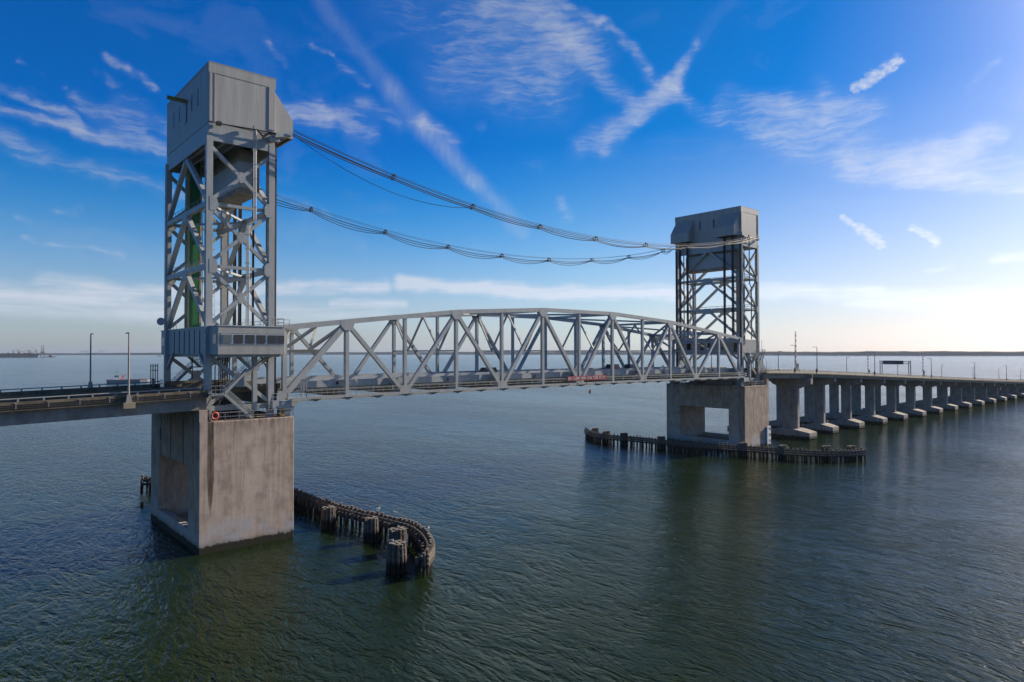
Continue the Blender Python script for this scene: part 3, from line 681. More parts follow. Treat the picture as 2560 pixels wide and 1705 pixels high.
        part('bearing_shoe', st, shoe)
    part('floor_beam', st, lambda m: [m.box(x, x+.4, .7, 20.2, 19.0, 20.9) for x in (-10.0, -1.55)])
    # conduits and pipes in the foot of the tower
    part('conduit', M['dark'], lambda m: [m.tube((x, y, ZT), (x, y, 26.2), .07, n=6) for x, y in ((-8.9, .4), (-8.3, .7), (-7.5, 1.6), (-7.2, 1.6), (-6.9, 1.6), (-6.6, 1.6), (-4.0, .2), (-3.7, .2), (-3.4, .2), (-6.4, 19.8), (-4.2, 20.2))])
    part('conduit', M['steel'], lambda m: m.box(-4.2, -3.6, -.9, -.3, 18.4, 26.2))
    return root
tower(T1, 'tall near lift tower with a glazed operator cabin and yellow hoist beam, at the left', True)
tower(T2, 'smaller looking far lift tower with two sheave hoods facing the span, at the right', False)
dr = empty('dish_antenna', (-10.6, 20.9, 31.0), 'round grey dish antenna on the outer leg of the left tower', 'antenna')
m = MB(); m.tube((-10.75, 20.4, 31.4), (-11.05, 19.9, 31.4), .15, .62, n=16); m.build('dish', M['steel'], dr)
m = MB(); m.tube((-10.3, 20.7, 31.4), (-10.8, 20.35, 31.4), .06, n=6); m.build('mount', M['rail'], dr)

# ------------------------------------------------------------------ lift span
ZC = 19.55    # bottom chord centre
TOPZ = {0: 30.0, 1: 31.25, 3: 33.62, 5: 34.85}
for i in (7, 9, 11, 12): TOPZ[i] = TOPZ[12-i]
for i in (2, 4): TOPZ[i] = (TOPZ[i-1]+TOPZ[i+1])/2
TOPZ[6] = TOPZ[5]; TOPZ[8] = TOPZ[4]; TOPZ[10] = TOPZ[2]
def camber(x): return .28*(1-((x-L/2)/(L/2))**2)
def span():
    root = empty('truss_span', (L/2, WD/2, 19.2), 'long grey steel truss lift span between the two towers', 'truss bridge')
    st = M['steel']
    def part(name, mt, fn, parent=root, **k):
        m = MB(); fn(m); return m.build(name, mt, parent, **k)
    def bz(i): return ZC+camber(i*PAN)
    for ti, y in enumerate((0.0, WD)):
        part('bottom_chord', st, lambda m: [m.beam((i*PAN, y, bz(i)), ((i+1)*PAN+.01, y, bz(i+1)), .62, .6) for i in range(12)])
        for a, b in ((0, 1), (1, 3), (3, 5), (5, 7), (7, 9), (9, 11), (11, 12)):
            part('top_chord', st, lambda m: m.beam((a*PAN, y, TOPZ[a]), (b*PAN, y, TOPZ[b]), .74, .72))
        for i in range(1, 12):
            wv_ = .56 if i % 2 else .5
            part('vertical', st, lambda m: m.hbeam((i*PAN, y, bz(i)), (i*PAN, y, TOPZ[i]-.2), wv_, .58))
        for i in (0, 12):
            xx = i*PAN+(.6 if i == 0 else -.6)
            part('vertical', st, lambda m: m.hbeam((xx, y, 19.4), (xx, y, TOPZ[i]), .62, .6))
        for i in range(1, 12, 2):
            for s_ in (-1, 1):
                j = i+s_; nm = 'end_post' if j in (0, 12) else 'diagonal'
                w_ = .85 if nm == 'end_post' else .62-.02*abs(6-i)*0
                part(nm, st, (lambda m: m.beam((i*PAN, y, TOPZ[i]-.2), (j*PAN-s_*0, y, bz(j)), w_, .62)) if nm == 'end_post' else (lambda m: m.hbeam((i*PAN, y, TOPZ[i]-.2), (j*PAN, y, bz(j)), w_, .6)))
            x = i*PAN; z = TOPZ[i]
            part('gusset', st, lambda m: m.poly([(x-1.25, y-.38, z+.30-(.12 if i < 5 else 0)), (x+1.25, y-.38, z+.30-(.12 if i > 7 else 0)), (x+1.05, y-.38, z-.7), (x+.5, y-.38, z-1.35), (x-.5, y-.38, z-1.35), (x-1.05, y-.38, z-.7)], (0, .76, 0)))
        for i in range(0, 13, 2):
            x = i*PAN; z = bz(i); c_ = 1.0 if 0 < i < 12 else .5
            part('gusset', st, lambda m: m.poly([(x-1.3*c_, y-.325, z-.25), (x+1.3*c_, y-.325, z-.25), (x+1.1*c_, y-.325, z+.75), (x+.4, y-.325, z+1.35), (x-.4, y-.325, z+1.35), (x-1.1*c_, y-.325, z+.75)], (0, .65, 0)))
    # portal and sway frames
    for i in range(1, 12, 2):
        if i in (1, 11):
            e = 0 if i == 1 else 12
            def P_(z, y):   # point on the inclined end-post plane
                t = (z-bz(e))/(TOPZ[i]-.2-bz(e)); return (e*PAN+(i-e)*PAN*t, y, z)
            zl, wd_ = 26.7, .62
            part('portal_strut', st, lambda m: m.beam(P_(zl, .3), P_(zl, WD-.3), wd_, .5, (0,0,1)))
            pts = [(TOPZ[i]-.4, .3), (zl+.2, WD*.25), (TOPZ[i]-.4, WD*.5), (zl+.2, WD*.75), (TOPZ[i]-.4, WD-.3)]
            for (z1, y1), (z2, y2) in zip(pts[:-1], pts[1:]):
                part('sway_brace', st, lambda m: m.beam(P_(z1, y1), P_(z2, y2), .45, .4, (1,0,0)))
            part('top_strut', st, lambda m: m.beam((i*PAN, .3, TOPZ[i]-.05), (i*PAN, WD-.3, TOPZ[i]-.05), .5, .55, (0,0,1)))
        else:
            x = i*PAN; zl = 26.75; zt = TOPZ[i]-.15
            part('lower_strut', st, lambda m: m.beam((x, .3, zl), (x, WD-.3, zl), .3, .26, (0,0,1)))
            part('top_strut', st, lambda m: m.beam((x, .3, zt), (x, WD-.3, zt), .5, .5, (0,0,1)))
            pts = [(zt-.2, .3), (zl+.1, WD*.25), (zt-.2, WD*.5), (zl+.1, WD*.75), (zt-.2, WD-.3)]
            for (z1, y1), (z2, y2) in zip(pts[:-1], pts[1:]):
                part('sway_brace', st, lambda m: m.beam((x, y1, z1), (x, y2, z2), .3, .3, (1,0,0)))
    # top lateral bracing
    for a, b in ((1, 3), (3, 5), (5, 7), (7, 9), (9, 11)):
        za, zb_ = TOPZ[a]-.15, TOPZ[b]-.15; zm = (za+zb_)/2; xm = (a+b)/2*PAN
        part('lateral_brace', st, lambda m: m.beam((a*PAN+.4, .4, za), (b*PAN-.4, WD-.4, zb_), .42, .36, (0,0,1)))
        part('lateral_brace', st, lambda m: (m.beam((a*PAN+.4, WD-.4, za), (xm-.3, WD/2+.3, zm), .42, .36, (0,0,1)), m.beam((xm+.3, WD/2-.3, zm), (b*PAN-.4, .4, zb_), .42, .36, (0,0,1))))
    for a, b in ((1, 0), (11, 12)):
        part('lateral_brace', st, lambda m: m.beam((a*PAN, .4, TOPZ[a]-.1), (b*PAN, WD/2, TOPZ[b]-.1), .4, .36, (0,0,1)))
        part('lateral_brace', st, lambda m: m.beam((a*PAN, WD-.4, TOPZ[a]-.1), (b*PAN, WD/2, TOPZ[b]-.1), .4, .36, (0,0,1)))
    for x in (0.25, L-.25):   # lifting girder
        part('lifting_girder', st, lambda m: (m.box(x-.35, x+.35, -.5, WD+.5, 28.9, 30.25),))
    # floor
    for i in range(13):
        part('floor_beam', st, lambda m: m.box(i*PAN-.28, i*PAN+.28, .31, WD-.31, 19.5, 20.85))
    part('stringer', st, lambda m: [m.beam((i*PAN, y, 20.88+camber(i*PAN)), ((i+1)*PAN, y, 20.88+camber((i+1)*PAN)), .35, .25) for i in range(12) for y in (2, 4.4, 6.8, 9.2, 11.7, 14.1, 16.5, 18.9)])
    def ribbon(m, y0, y1, z0, z1, xa=.5, xb=L-.5, n=24):
        xs = [xa+(xb-xa)*k/n for k in range(n+1)]; vs = []
        for x in xs:
            c = camber(x); vs += [(x, y0, z0+c), (x, y1, z0+c), (x, y1, z1+c), (x, y0, z1+c)]
        fs = [(0,1,2,3), (4*n, 4*n+3, 4*n+2, 4*n+1)]
        for k in range(n):
            for j in range(4): a = 4*k+j; b = 4*k+(j+1) % 4; fs.append((a, b, b+4, a+4))
        m.add(vs, fs)
    part('road_deck', M['deck'], lambda m: ribbon(m, 1.4, 19.5, 21.08, 21.26))
    part('side_barrier', M['steel'], lambda m: ribbon(m, 1.15, 1.385, 21.10, 22.12))
    part('side_barrier', M['steel'], lambda m: ribbon(m, 19.52, 19.75, 21.10, 22.2))
    part('median_barrier', M['trim'], lambda m: ribbon(m, 10.3, 10.62, 21.265, 22.2))
    [part('barrier_post', st, lambda m: m.box(x-.08, x+.08, 1.2, 1.3, 20.4, 21.09+camber(x))) for x in [2.0+3.5*k for k in range(36)]]
    for i in range(1, 12):
        part('junction_box', M['dark'], lambda m: m.box(i*PAN-1.15, i*PAN-.85, 1.0, 1.14, 21.5, 21.95))
    # catwalk and railing outside each truss
    for yo, yi in ((-2.15, -.9), (WD+2.15, WD+.9)):
        ya, yb = sorted((yo, yi))
        cw_ = part('catwalk', M['grating'], lambda m: (ribbon(m, ya+.01, yb-.01, 19.66, 19.70, 1, L-1)))
        part('edge_plate', st, lambda m: ribbon(m, yo-.03 if yo < 0 else yo, yo if yo < 0 else yo+.03, 19.62, 19.92, 1, L-1), cw_)
        def crail(m):
            n = 64
            for k in range(n+1):
                x = 1.5+(L-3)*k/n; c = camber(x); m.tube((x, yo, 19.6+c), (x, yo, 20.98+c), .04, n=5)
            for k in range(24):
                x0 = 1.5+(L-3)*k/24; x1 = 1.5+(L-3)*(k+1)/24
                for z in (20.98, 20.45): m.tube((x0, yo, z+camber(x0)), (x1, yo, z+camber(x1)), .04, n=5, caps=False)
        part('railing', M['rail'], crail, cw_)
        for yy in ((yi+.0,) if yo < 0 else ()):
            def irail(m):
                for k in range(65):
                    x = 1.1+(L-3)*k/64; m.tube((x, yy, 19.7+camber(x)), (x, yy, 20.75+camber(x)), .03, n=4)
                for k in range(24):
                    x0 = 1.1+(L-3)*k/24; x1 = 1.1+(L-3)*(k+1)/24
                    m.tube((x0, yy, 20.75+camber(x0)), (x1, yy, 20.75+camber(x1)), .03, n=4, caps=False)
            part('inner_railing', M['rail'], irail, cw_)
        for k in range(1, 24):
            x = PAN*.5*k; c = camber(x); yi_ = -.32 if yo < 0 else WD+.32
            part('bracket', st, lambda m: m.hexa([(x-.3, yi, 19.3+c), (x+.3, yi, 19.3+c), (x+.3, yi_, 19.1+c), (x-.3, yi_, 19.1+c)], [(x-.3, yo*.97 if yo < 0 else yo, 19.65+c), (x+.3, yo*.97 if yo < 0 else yo, 19.65+c), (x+.3, yi_, 19.65+c), (x-.3, yi_, 19.65+c)]), cw_)
        for xg in (2.7, L-2.7):   # gate frame at each end of the catwalk
            part('gate', M['rail'], lambda m: (m.beam((xg-.4, yo+.1, 20.0), (xg-.4, yo+.1, 22.6), .12, .12), m.beam((xg+.4, yo+.1, 20.0), (xg+.4, yo+.1, 22.6), .12, .12), m.beam((xg-.4, yo+.1, 22.6), (xg+.4, yo+.1, 22.6), .1, .12), m.box(xg-.1, xg+.1, yo+.05, yo+.15, 20.6, 22.3)), cw_)
    for x0, s_ in ((0, 1), (L, -1)):     # end bearings under the truss
        for y in (0, WD):
            part('bearing', st, lambda m: m.poly([(x0-s_*.2, y-.5, 17.4), (x0+s_*.9, y-.5, 17.4), (x0+s_*2.6, y-.5, 19.2), (x0-s_*.2, y-.5, 19.2)], (0, 1.0, 0)))
    return root
span()

# ------------------------------------------------------------------ block lettering (5 x 7 strokes)
FONT = {'M':'1000111011101011000110001','A':'0111010001111111000110001','X':'1000101010001000101010001','C':'0111110000100001000001111','L':'1000010000100001000011111',
 'E':'1111110000111101000011111','R':'1111010001111101001010001','N':'1000111001101011001110001','H':'1000110001111111000110001','I':'0111000100001000010001110','G':'0111110000100111000101111',
 'T':'1111100100001000010000100','D':'1111010001100011000111110','6':'0111110000111101000101110','0':'0111010001100011000101110','F':'1111110000111101000010000','.':'0000000000000000000000100',
 '4':'1001010010111110001000010','5':'1111110000111100000111110','3':'1111000001011100000111110',' ':'0'*25}
def text(mb, s, x0, y, z0, cw, ch, dirx=1, gap=.28, depth=.02):
    px = cw/5; pz = ch/5; x = x0
    for c in s:
        g_ = FONT[c]
        for r_ in range(5):
            k = 0
            while k < 5:
                if g_[r_*5+k] == '1':
                    k2 = k
                    while k2 < 5 and g_[r_*5+k2] == '1': k2 += 1
                    a, b = x+dirx*k*px, x+dirx*k2*px
                    mb.box(min(a, b), max(a, b), y-depth-.001*(r_ % 2), y, z0+(4-r_)*pz, z0+(5-r_)*pz); k = k2
                else: k += 1
        x += dirx*(cw*(1+gap))
rt = empty('clearance_sign', (63.3, -2.3, 20.9), 'long crimson clearance sign with white letters on the catwalk railing', 'sign')
m = MB()
m.box(57.4, 69.2, -2.30, -2.24, 20.72-.0, 21.62); m.build('board', M['signred'], rt)
s_ = 'MAX CLEAR MEAN HIGH TIDE 60 FT.'
m = MB(); cw_ = 11.4/(len(s_)*1.28); text(m, s_, 57.62, -2.305, 20.93, cw_, .52); m.build('lettering', M['white'], rt)
m = MB(); [m.box(x, x+.05, -2.235, -2.19, 19.9, 21.55) for x in (58, 60.5, 63.3, 66, 68.5)]; m.build('support', M['rail'], rt)
# navigation light below mid span
rt = empty('navigation_light', (63.9, -2.4, 18.4), 'small red and green navigation light hanging below the middle of the span', 'light')
m = MB(); m.tube((63.9, -2.4, 18.7), (63.9, -2.4, 19.9), .03, n=6); m.tube((63.9, -2.4, 19.9), (63.9, -2.1, 19.9), .03, n=6); m.build('hanger', M['rail'], rt)
m = MB(); m.tube((63.9, -2.4, 18.25), (63.9, -2.4, 18.75), .2, .16, n=12); m.build('red_lens', M['red'], rt)
m = MB(); m.tube((63.9, -2.4, 17.95), (63.9, -2.4, 18.24), .16, .19, n=12); m.build('green_lens', M['green'], rt)

# ------------------------------------------------------------------ approach decks
def zr_right(x):   # rail-top height along the right approach
    T = [(126,21.95),(137,21.83),(150,21.5),(165,21.05),(188,20.15),(232,18.3),(270,16.72),(330,14.3),(425,10.5),(520,7.4),(620,6.2),(760,6.0)]
    if x <= T[0][0]: return T[0][1]
    for (a, b), (c, d) in zip(T[:-1], T[1:]):
        if x <= c: return b+(d-b)*(x-a)/(c-a)
    return T[-1][1]
def zr_left(x):
    return 21.92+.0275*(x+10.5)-.0006*max(0, -(x+20))
def strip(m, xs, y0, y1, za, zb, zf):
    vs = []
    for x in xs:
        z = zf(x); vs += [(x, y0, z+za), (x, y1, z+za), (x, y1, z+zb), (x, y0, z+zb)]
    n = len(xs)-1; fs = [(0,1,2,3), (4*n, 4*n+3, 4*n+2, 4*n+1)]
    for k in range(n):
        for j in range(4): a = 4*k+j; b = 4*k+(j+1) % 4; fs.append((a, b, b+4, a+4))
    m.add(vs, fs)
def approach(x0, x1, zf, gdepth, label, step=2.4, girders=True, brk=True, pm='parapet'):
    root = empty('approach_span', ((x0+x1)/2, WD/2, zf((x0+x1)/2)-2.5), label, 'bridge deck', 'approach road decks')
    n = max(2, int(abs(x1-x0)/8)); xs = [x0+(x1-x0)*k/n for k in range(n+1)]
    def part(name, mt, fn, parent=root, **k):
        m = MB(); fn(m); return m.build(name, mt, parent, **k)
    part('road_deck', M['asphalt'], lambda m: (strip(m, xs, -1.65, 22.57, -1.45, -1.2, zf),))
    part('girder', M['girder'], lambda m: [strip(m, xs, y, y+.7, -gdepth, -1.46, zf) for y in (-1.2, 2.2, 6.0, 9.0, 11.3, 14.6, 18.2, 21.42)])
    for ya, yb in ((-2.0, -1.66), (22.58, 22.92)):
        pr = part('parapet', M[pm], lambda m: (strip(m, xs, ya, yb, -1.42, -.40, zf),))
        ym = (ya+yb)/2
        part('guard_rail', M['rail'], lambda m: ([m.tube((a, ym, zf(a)-.06), (b, ym, zf(b)-.06), .085, n=6, caps=False) for a, b in zip(xs[:-1], xs[1:])],
              [m.box(x-.09, x+.09, ym-.09, ym+.09, zf(x)-.42, zf(x)-.02) for x in [x0+.8+step*k for k in range(int((x1-x0)/step))]]), pr)
        if brk:
            yo = -2.06 if ya < 0 else 22.98
            part('drain_bracket', M['rail'], lambda m: [(m.box(x-.05, x+.05, min(yo, yo+.06), max(yo, yo+.06), zf(x)-1.2, zf(x)-.55), m.box(x-.16, x+.16, min(yo, yo+.06), max(yo, yo+.06), zf(x)-.62, zf(x)-.5)) for x in [x0+1.4+3.05*k for k in range(min(60, int((x1-x0)/3.05)))]], pr)
            part('conduit', M['rope'], lambda m: [m.tube((a, yo+.03, zf(a)-h_), (b, yo+.03, zf(b)-h_), .045, n=5, caps=False) for h_ in (.75, .95, 1.15) for a, b in zip(xs[:-1], xs[1:])], pr)
    part('median_barrier', M['parapet'], lambda m: strip(m, xs, 10.2, 10.7, -1.19, -.42, zf))
    for y in (1.9, 5.4, 15.2, 18.7):
        part('lane_line', M['white'], lambda m: [m.hexa([(x, y, zf(x)-1.196), (x+3, y, zf(x+3)-1.196), (x+3, y+.12, zf(x+3)-1.196), (x, y+.12, zf(x)-1.196)], [(x, y, zf(x)-1.192), (x+3, y, zf(x+3)-1.192), (x+3, y+.12, zf(x+3)-1.192), (x, y+.12, zf(x)-1.192)]) for x in [x0+2+12*k for k in range(max(1, min(90, int((x1-x0-4)/12))))]])
    return root
approach(-130, -10.45, zr_left, 3.05, 'dark road deck with blackened parapet running out of the left edge of the photo')
approach(L+10.45, 163.3, zr_right, 2.75, 'short deep girdered road deck just right of the far tower', pm='parapet_tan')
approach(163.4, 700, zr_right, 2.35, 'very long descending road deck on many piers at the right', pm='parapet_tan')
for tfx, lab in ((lambda x: x, 'tower road panel between near tower legs'), (lambda x: L-x, 'tower road panel between far tower legs')):
    root = empty('tower_road_deck', (tfx(-5.5), WD/2, 20.5), 'short road deck passing through the legs of the ' + ('left' if tfx(0) == 0 else 'right') + ' tower', 'bridge deck', 'road decks inside the towers')
    xa, xb = sorted((tfx(-10.4), tfx(.4)))
    m = MB(); m.box(xa, xb, 1.2, 19.7, 20.95, 21.2); m.build('road_deck', M['asphalt'], root)
    m = MB(); m.box(xa, xb, .95, 1.19, 20.9, 22.0); m.build('side_barrier', M['parapet'], root)
    m = MB(); m.box(xa, xb, 19.71, 19.95, 20.9, 22.0); m.build('side_barrier', M['parapet'], root)
    m = MB(); m.box(xa, xb, 10.25, 10.65, 21.2, 22.05); m.build('median_barrier', M['parapet'], root)

# ------------------------------------------------------------------ approach piers
def ham_proto(first):
    pass
def approach_pier(x, side, k, last_label):
    """one hammerhead column with its cap and waterline footing; side 0 near, 1 far"""
    zf = zr_right(x); big = k == 0
    ztop = zf-(2.75 if big else 2.35)
    c0, c1 = (-2.9, 9.6) if big else (-1.2, 8.9)
    k0, k1 = (1.25, 6.15) if big else (2.35, 5.5)
    if side: c0, c1, k0, k1 = WD-c1, WD-c0, WD-k1, WD-k0
    order = ['first', 'second', 'third', 'fourth', 'fifth', 'sixth', 'seventh', 'eighth', 'ninth', 'tenth', 'eleventh', 'twelfth', 'thirteenth', 'fourteenth', 'fifteenth', 'sixteenth', 'seventeenth', 'eighteenth', 'nineteenth', 'twentieth', 'twenty first', 'twenty second', 'twenty third', 'twenty fourth', 'twenty fifth']
    root = empty('approach_pier', (x, (k0+k1)/2, 0), '%s concrete hammerhead pier right of the far tower, in the %s row under the road' % (order[k], 'rear' if side else 'front'), 'bridge pier', 'hammerhead piers of the right approach')
    m = MB(); t = .68
    m.hexa([(x-t, k0, 2.4), (x+t, k0, 2.4), (x+t, k1, 2.4), (x-t, k1, 2.4)], [(x-t, k0, ztop-3.2), (x+t, k0, ztop-3.2), (x+t, k1, ztop-3.2), (x-t, k1, ztop-3.2)])
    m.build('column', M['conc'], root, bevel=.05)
    m = MB(); t = .72; d = 1.75 if big else 1.3
    hz = 3.2 if big else 2.6
    m.poly([(x-t, c0, ztop-d), (x-t, k0, ztop-hz), (x-t, k1, ztop-hz), (x-t, c1, ztop-d), (x-t, c1, ztop-.05), (x-t, c0, ztop-.05)], (2*t, 0, 0))
    if big: m.box(x+.25, x+t, c0, c1, ztop-.05, zf-1.5)
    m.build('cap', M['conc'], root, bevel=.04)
    if not big:
        m = MB(); m.box(x-t, x+t, k0, k1, ztop-3.25, ztop-hz+.01); m.build('neck', M['conc'], root)
    m = MB()   # footing: tapered ends, roof-like top
    f0, f1 = (-3.2, 10.4) if big else (-1.2, 9.2)
    if side: f0, f1 = WD-f1, WD-f0
    hw = 3.0 if big else 2.7; zt0, zt1 = (2.1, 2.95)
    pts_b = [(x-hw*.82, f0), (x+hw*.82, f0), (x+hw, (f0+k0)/2), (x+hw, (f1+k1)/2), (x+hw*.82, f1), (x-hw*.82, f1), (x-hw, (f1+k1)/2), (x-hw, (f0+k0)/2)]
    zs = [zt0, zt0, (zt0+zt1)/2, (zt0+zt1)/2, zt0, zt0, (zt0+zt1)/2, (zt0+zt1)/2]
    vs = [(a, b, .25) for a, b in pts_b]+[(a, b, z) for (a, b), z in zip(pts_b, zs)]+[(x, k0, zt1), (x, k1, zt1), (x-hw, k0, zt1), (x+hw, k0, zt1), (x-hw, k1, zt1), (x+hw, k1, zt1)]
    # indices: 0-7 bottom, 8-15 top ring, 16.. ridge
    fs = [tuple(range(8))[::-1]]+[(i, (i+1) % 8, 8+(i+1) % 8, 8+i) for i in range(8)]
    fs += [(8, 9, 10, 19, 18, 15), (18, 19, 21, 20), (12, 13, 14, 20, 21, 11), (10, 11, 21, 19), (14, 15, 18, 20)]
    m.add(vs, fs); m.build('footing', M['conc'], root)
    m = MB(); [m.tube((x+dx, y, -2), (x+dx, y, .3), .35, n=8) for dx in (-hw*.6, hw*.6) for y in (f0+1.2, f0+4, f1-4, f1-1.2)]
    m.build('pile', M['timber'], root)
    return root
PX = [162.6]+[183.0+20.8*k for k in range(19)]
for k, x in enumerate(PX):
    for side in (0, 1): approach_pier(x, side, k, '')
# birds' seat: none.  tide board on the right pier
rt = empty('height_gauge', (L+10.6, -2.4, 3.4), 'white clearance gauge board with black numerals on the right pier', 'gauge board')
m = MB(); m.box(L+9.55, L+11.5, -2.62, -2.50, 1.0, 5.9); m.build('board', M['white'], rt)
m = MB()
for s_, z in (('45', 4.75), ('50', 3.1), ('55', 1.45)): text(m, s_, L+10.45, -2.625, z, .42, .75)
for i in range(24):
    z = 1.2+.19*i; ln = .32 if i % 4 == 0 else .18
    m.box(L+9.8, L+9.8+ln, -2.64, -2.625, z, z+.06)
m.build('numerals', M['dark'], rt)
m = MB(); m.box(L+9.6, L+11.45, -2.495, -2.09, 1.2, 5.7); m.build('mount', M['trim'], rt)

# ------------------------------------------------------------------ lamps
def lamp_mesh():
    pass
def make_lamp(x, y, zb, h_, arm, label, group):
    root = empty('street_lamp', (x, y, zb), label, 'street lamp', group)
    m = MB(); m.tube((x, y, zb+.9), (x, y, zb+h_), .13, .085, n=8); m.build('pole', M['lpole'], root)
    m = MB(); m.hexa([(x-.34, y-.34, zb), (x+.34, y-.34, zb), (x+.34, y+.34, zb), (x-.34, y+.34, zb)], [(x-.2, y-.2, zb+.95), (x+.2, y-.2, zb+.95), (x+.2, y+.2, zb+.95), (x-.2, y+.2, zb+.95)]); m.build('base', M['lpole'], root)
    m = MB(); m.tube((x, y, zb+h_-.1), (x, y+arm*.7, zb+h_-.05), .06, n=6); m.build('arm', M['lpole'], root)
    m = MB(); ya, yb = sorted((y+arm*.6, y+arm*1.35)); m.hexa([(x-.16, ya, zb+h_-.14), (x+.16, ya, zb+h_-.14), (x+.16, yb, zb+h_-.14), (x-.16, yb, zb+h_-.14)], [(x-.1, ya, zb+h_+.02), (x+.1, ya, zb+h_+.02), (x+.1, yb, zb+h_-.04), (x-.1, yb, zb+h_-.04)])
    m.build('luminaire', M['lpole'], root)
    return root
M['lpole'] = simple('lamp_pole_metal', (.30, .28, .26), .45, .2)
M['lpole2'] = simple('dark_lamp_pole', (.12, .075, .07), .6)
make_lamp(-19.85, -2.15, 20.35, 8.65, 1, 'pale street lamp on a tan block, nearest on the left road deck', 'lamps on the left approach')
make_lamp(-20.0, 22.75, 21.2, 8.2, -1, 'dark street lamp on the far edge of the left road deck', 'lamps on the left approach')
m = MB(); m.box(-20.5, -19.2, -2.75, -2.05, 20.0-.35, 20.95-.6); tag(m.build('lamp_pedestal', M['tan']), 'tan concrete block on the parapet carrying the near lamp', 'pedestal')
M['lpole'] = M['lpole2']
nth = ['first', 'second', 'third', 'fourth', 'fifth', 'sixth', 'seventh', 'eighth']
for k, x in enumerate((154.1, 168.4, 213.6, 272.6, 333, 389.6, 448)):
    make_lamp(x, -1.9, zr_right(x)-.6, 7.7, 1, '%s tall lamp from the far tower along the near edge of the right road' % nth[k], 'lamps on the right approach')
for k, x in enumerate((149, 192.3, 250.6, 308, 371.6, 428, 484.2, 539.7)):
    make_lamp(x, 22.8, zr_right(x)-.6, 7.4, -1, '%s lamp from the far tower along the rear edge of the right road' % nth[k], 'lamps on the right approach')

# ------------------------------------------------------------------ traffic gates, gantry, masts
def gate_arm(x, y, zb, top, label, tilt=0):
    root = empty('traffic_gate', (x, y, zb), label, 'traffic gate', 'raised traffic gates on the right road')
    m = MB(); m.box(x-.5, x-.2, y-.2, y+.2, zb, zb+2.6); m.box(x+.35, x+.65, y-.2, y+.2, zb, zb+2.6); m.box(x-1.6, x+.8, y-.15, y+.15, zb+2.6, zb+2.85); m.build('stand', M['steel_tan'], root)
    m = MB(); n = 12; z0 = zb+2.85
    for i in range(n):
        m.m = i % 2; a = z0+(top-z0)*i/n; b = z0+(top-z0)*(i+1)/n; dx = tilt*(a-z0); dx2 = tilt*(b-z0)
        for s_ in (-.32, .32): m.beam((x-1.1+s_+dx, y, a), (x-1.1+s_*.85+dx2, y, b), .1, .12)
        m.beam((x-1.1-.3+dx, y, a), (x-1.1+.3+dx2, y, b), .06, .06)
    m.build('arm', [M['red'], M['white']], root)
    m = MB(); m.box(x-.9, x+1.0, y-.5, y+.5, zb, zb+.9); m.build('housing', M['steel_tan'], root)
    return root
gate_arm(181.5, 10.6, zr_right(181)-.6, 33.3, 'tallest raised red and white traffic gate, nearest the far tower')
gate_arm(272.4, 22.2, zr_right(272)-.8, 27.1, 'thin raised red and white gate arm between the second and third rear lamps')
gate_arm(266, -1.2, zr_right(266)-.8, 26.8, 'leaning red and white gate arm right of the overhead sign', .05)
rt = empty('overhead_sign', (287, 16, zr_right(287)-1.2), 'dark overhead gantry sign panel spanning the right road', 'sign gantry')
m = MB(); [m.tube((x, y, zr_right(287)-1.2), (x, y, 22.5), .17, n=8) for x, y in ((287.5, 22.3), (285.2, 22.3), (287.5, 10.6), (285.2, 10.6))]; m.build('post', M['lpole2'], rt)
m = MB(); [m.tube((x, 10.6, z), (x, 22.3, z), .09, n=6) for x in (287.5, 285.2) for z in (21.2, 22.2)]
for k in range(10): m.tube((287.5, 10.6+1.17*k, 21.2 if k % 2 else 22.2), (287.5, 11.77+1.17*k, 22.2 if k % 2 else 21.2), .06, n=5)
m.build('truss_beam', M['lpole2'], rt)
m = MB(); m.box(284.6, 285.0, 12.6, 20.9, 20.85, 22.5); m.build('panel', M['hull'], rt)
m = MB(); [m.box(284.56, 284.597, 12.6, 20.9, 20.9+.27*k, 20.94+.27*k) for k in range(6)]; m.build('panel_rib', M['steel'], rt)
# signal frames near the towers
def frame(x0, x1, y, zb, zt, label):
    root = empty('signal_frame', ((x0+x1)/2, y, zb), label, 'signal frame')
    m = MB(); [m.tube((x, y, zb), (x, y, zt), .07, n=6) for x in (x0, x0+(x1-x0)*.33, x0+(x1-x0)*.66, x1)]; m.tube((x0, y, zt-.3), (x1, y, zt-.3), .05, n=5); m.tube((x0, y, zt-1.0), (x1, y, zt-1.0), .05, n=5); m.build('frame', M['lpole2'], root)
    m = MB(); m.box(x0+.2, x0+(x1-x0)*.5, y-.3, y+.3, zb+.3, zb+1.6); m.build('cabinet', M['steel_tan'], root)
frame(178.9-3, 185.5-3, 22.2, zr_right(180)-1.2, 23.4, 'dark pipe frame with cabinet on the road just right of the far tower')
frame(-11.9, -10.9, 22.3, 20.8, 24.7, 'group of thin dark poles beside the left tower on the far road edge')
rt = empty('antenna_mast', (L+11.0, -.4, 26.6), 'thin white antenna mast on a small balcony at the right edge of the far tower', 'antenna')
m = MB(); m.tube((L+11.0, -.4, 26.6), (L+11.0, -.4, 29.6), .05, n=6); m.tube((L+11, -.4, 29.5), (L+11, -.4, 29.65), .14, n=8); m.build('mast', M['rail'], rt)
m = MB(); m.box(L+9.8, L+11.6, -1.2, .4, 26.0, 26.12); railing(m, (L+9.9, -1.15, 26.1), (L+11.5, -1.15, 26.1), 1.1, sp=.6); railing(m, (L+11.5, -1.15, 26.1), (L+11.5, .3, 26.1), 1.1, sp=.6); stair(m, (L+9.2, -1.0, 23.3), (L+11.0, -1.0, 26.0), .7); m.build('balcony', M['rail'], rt)

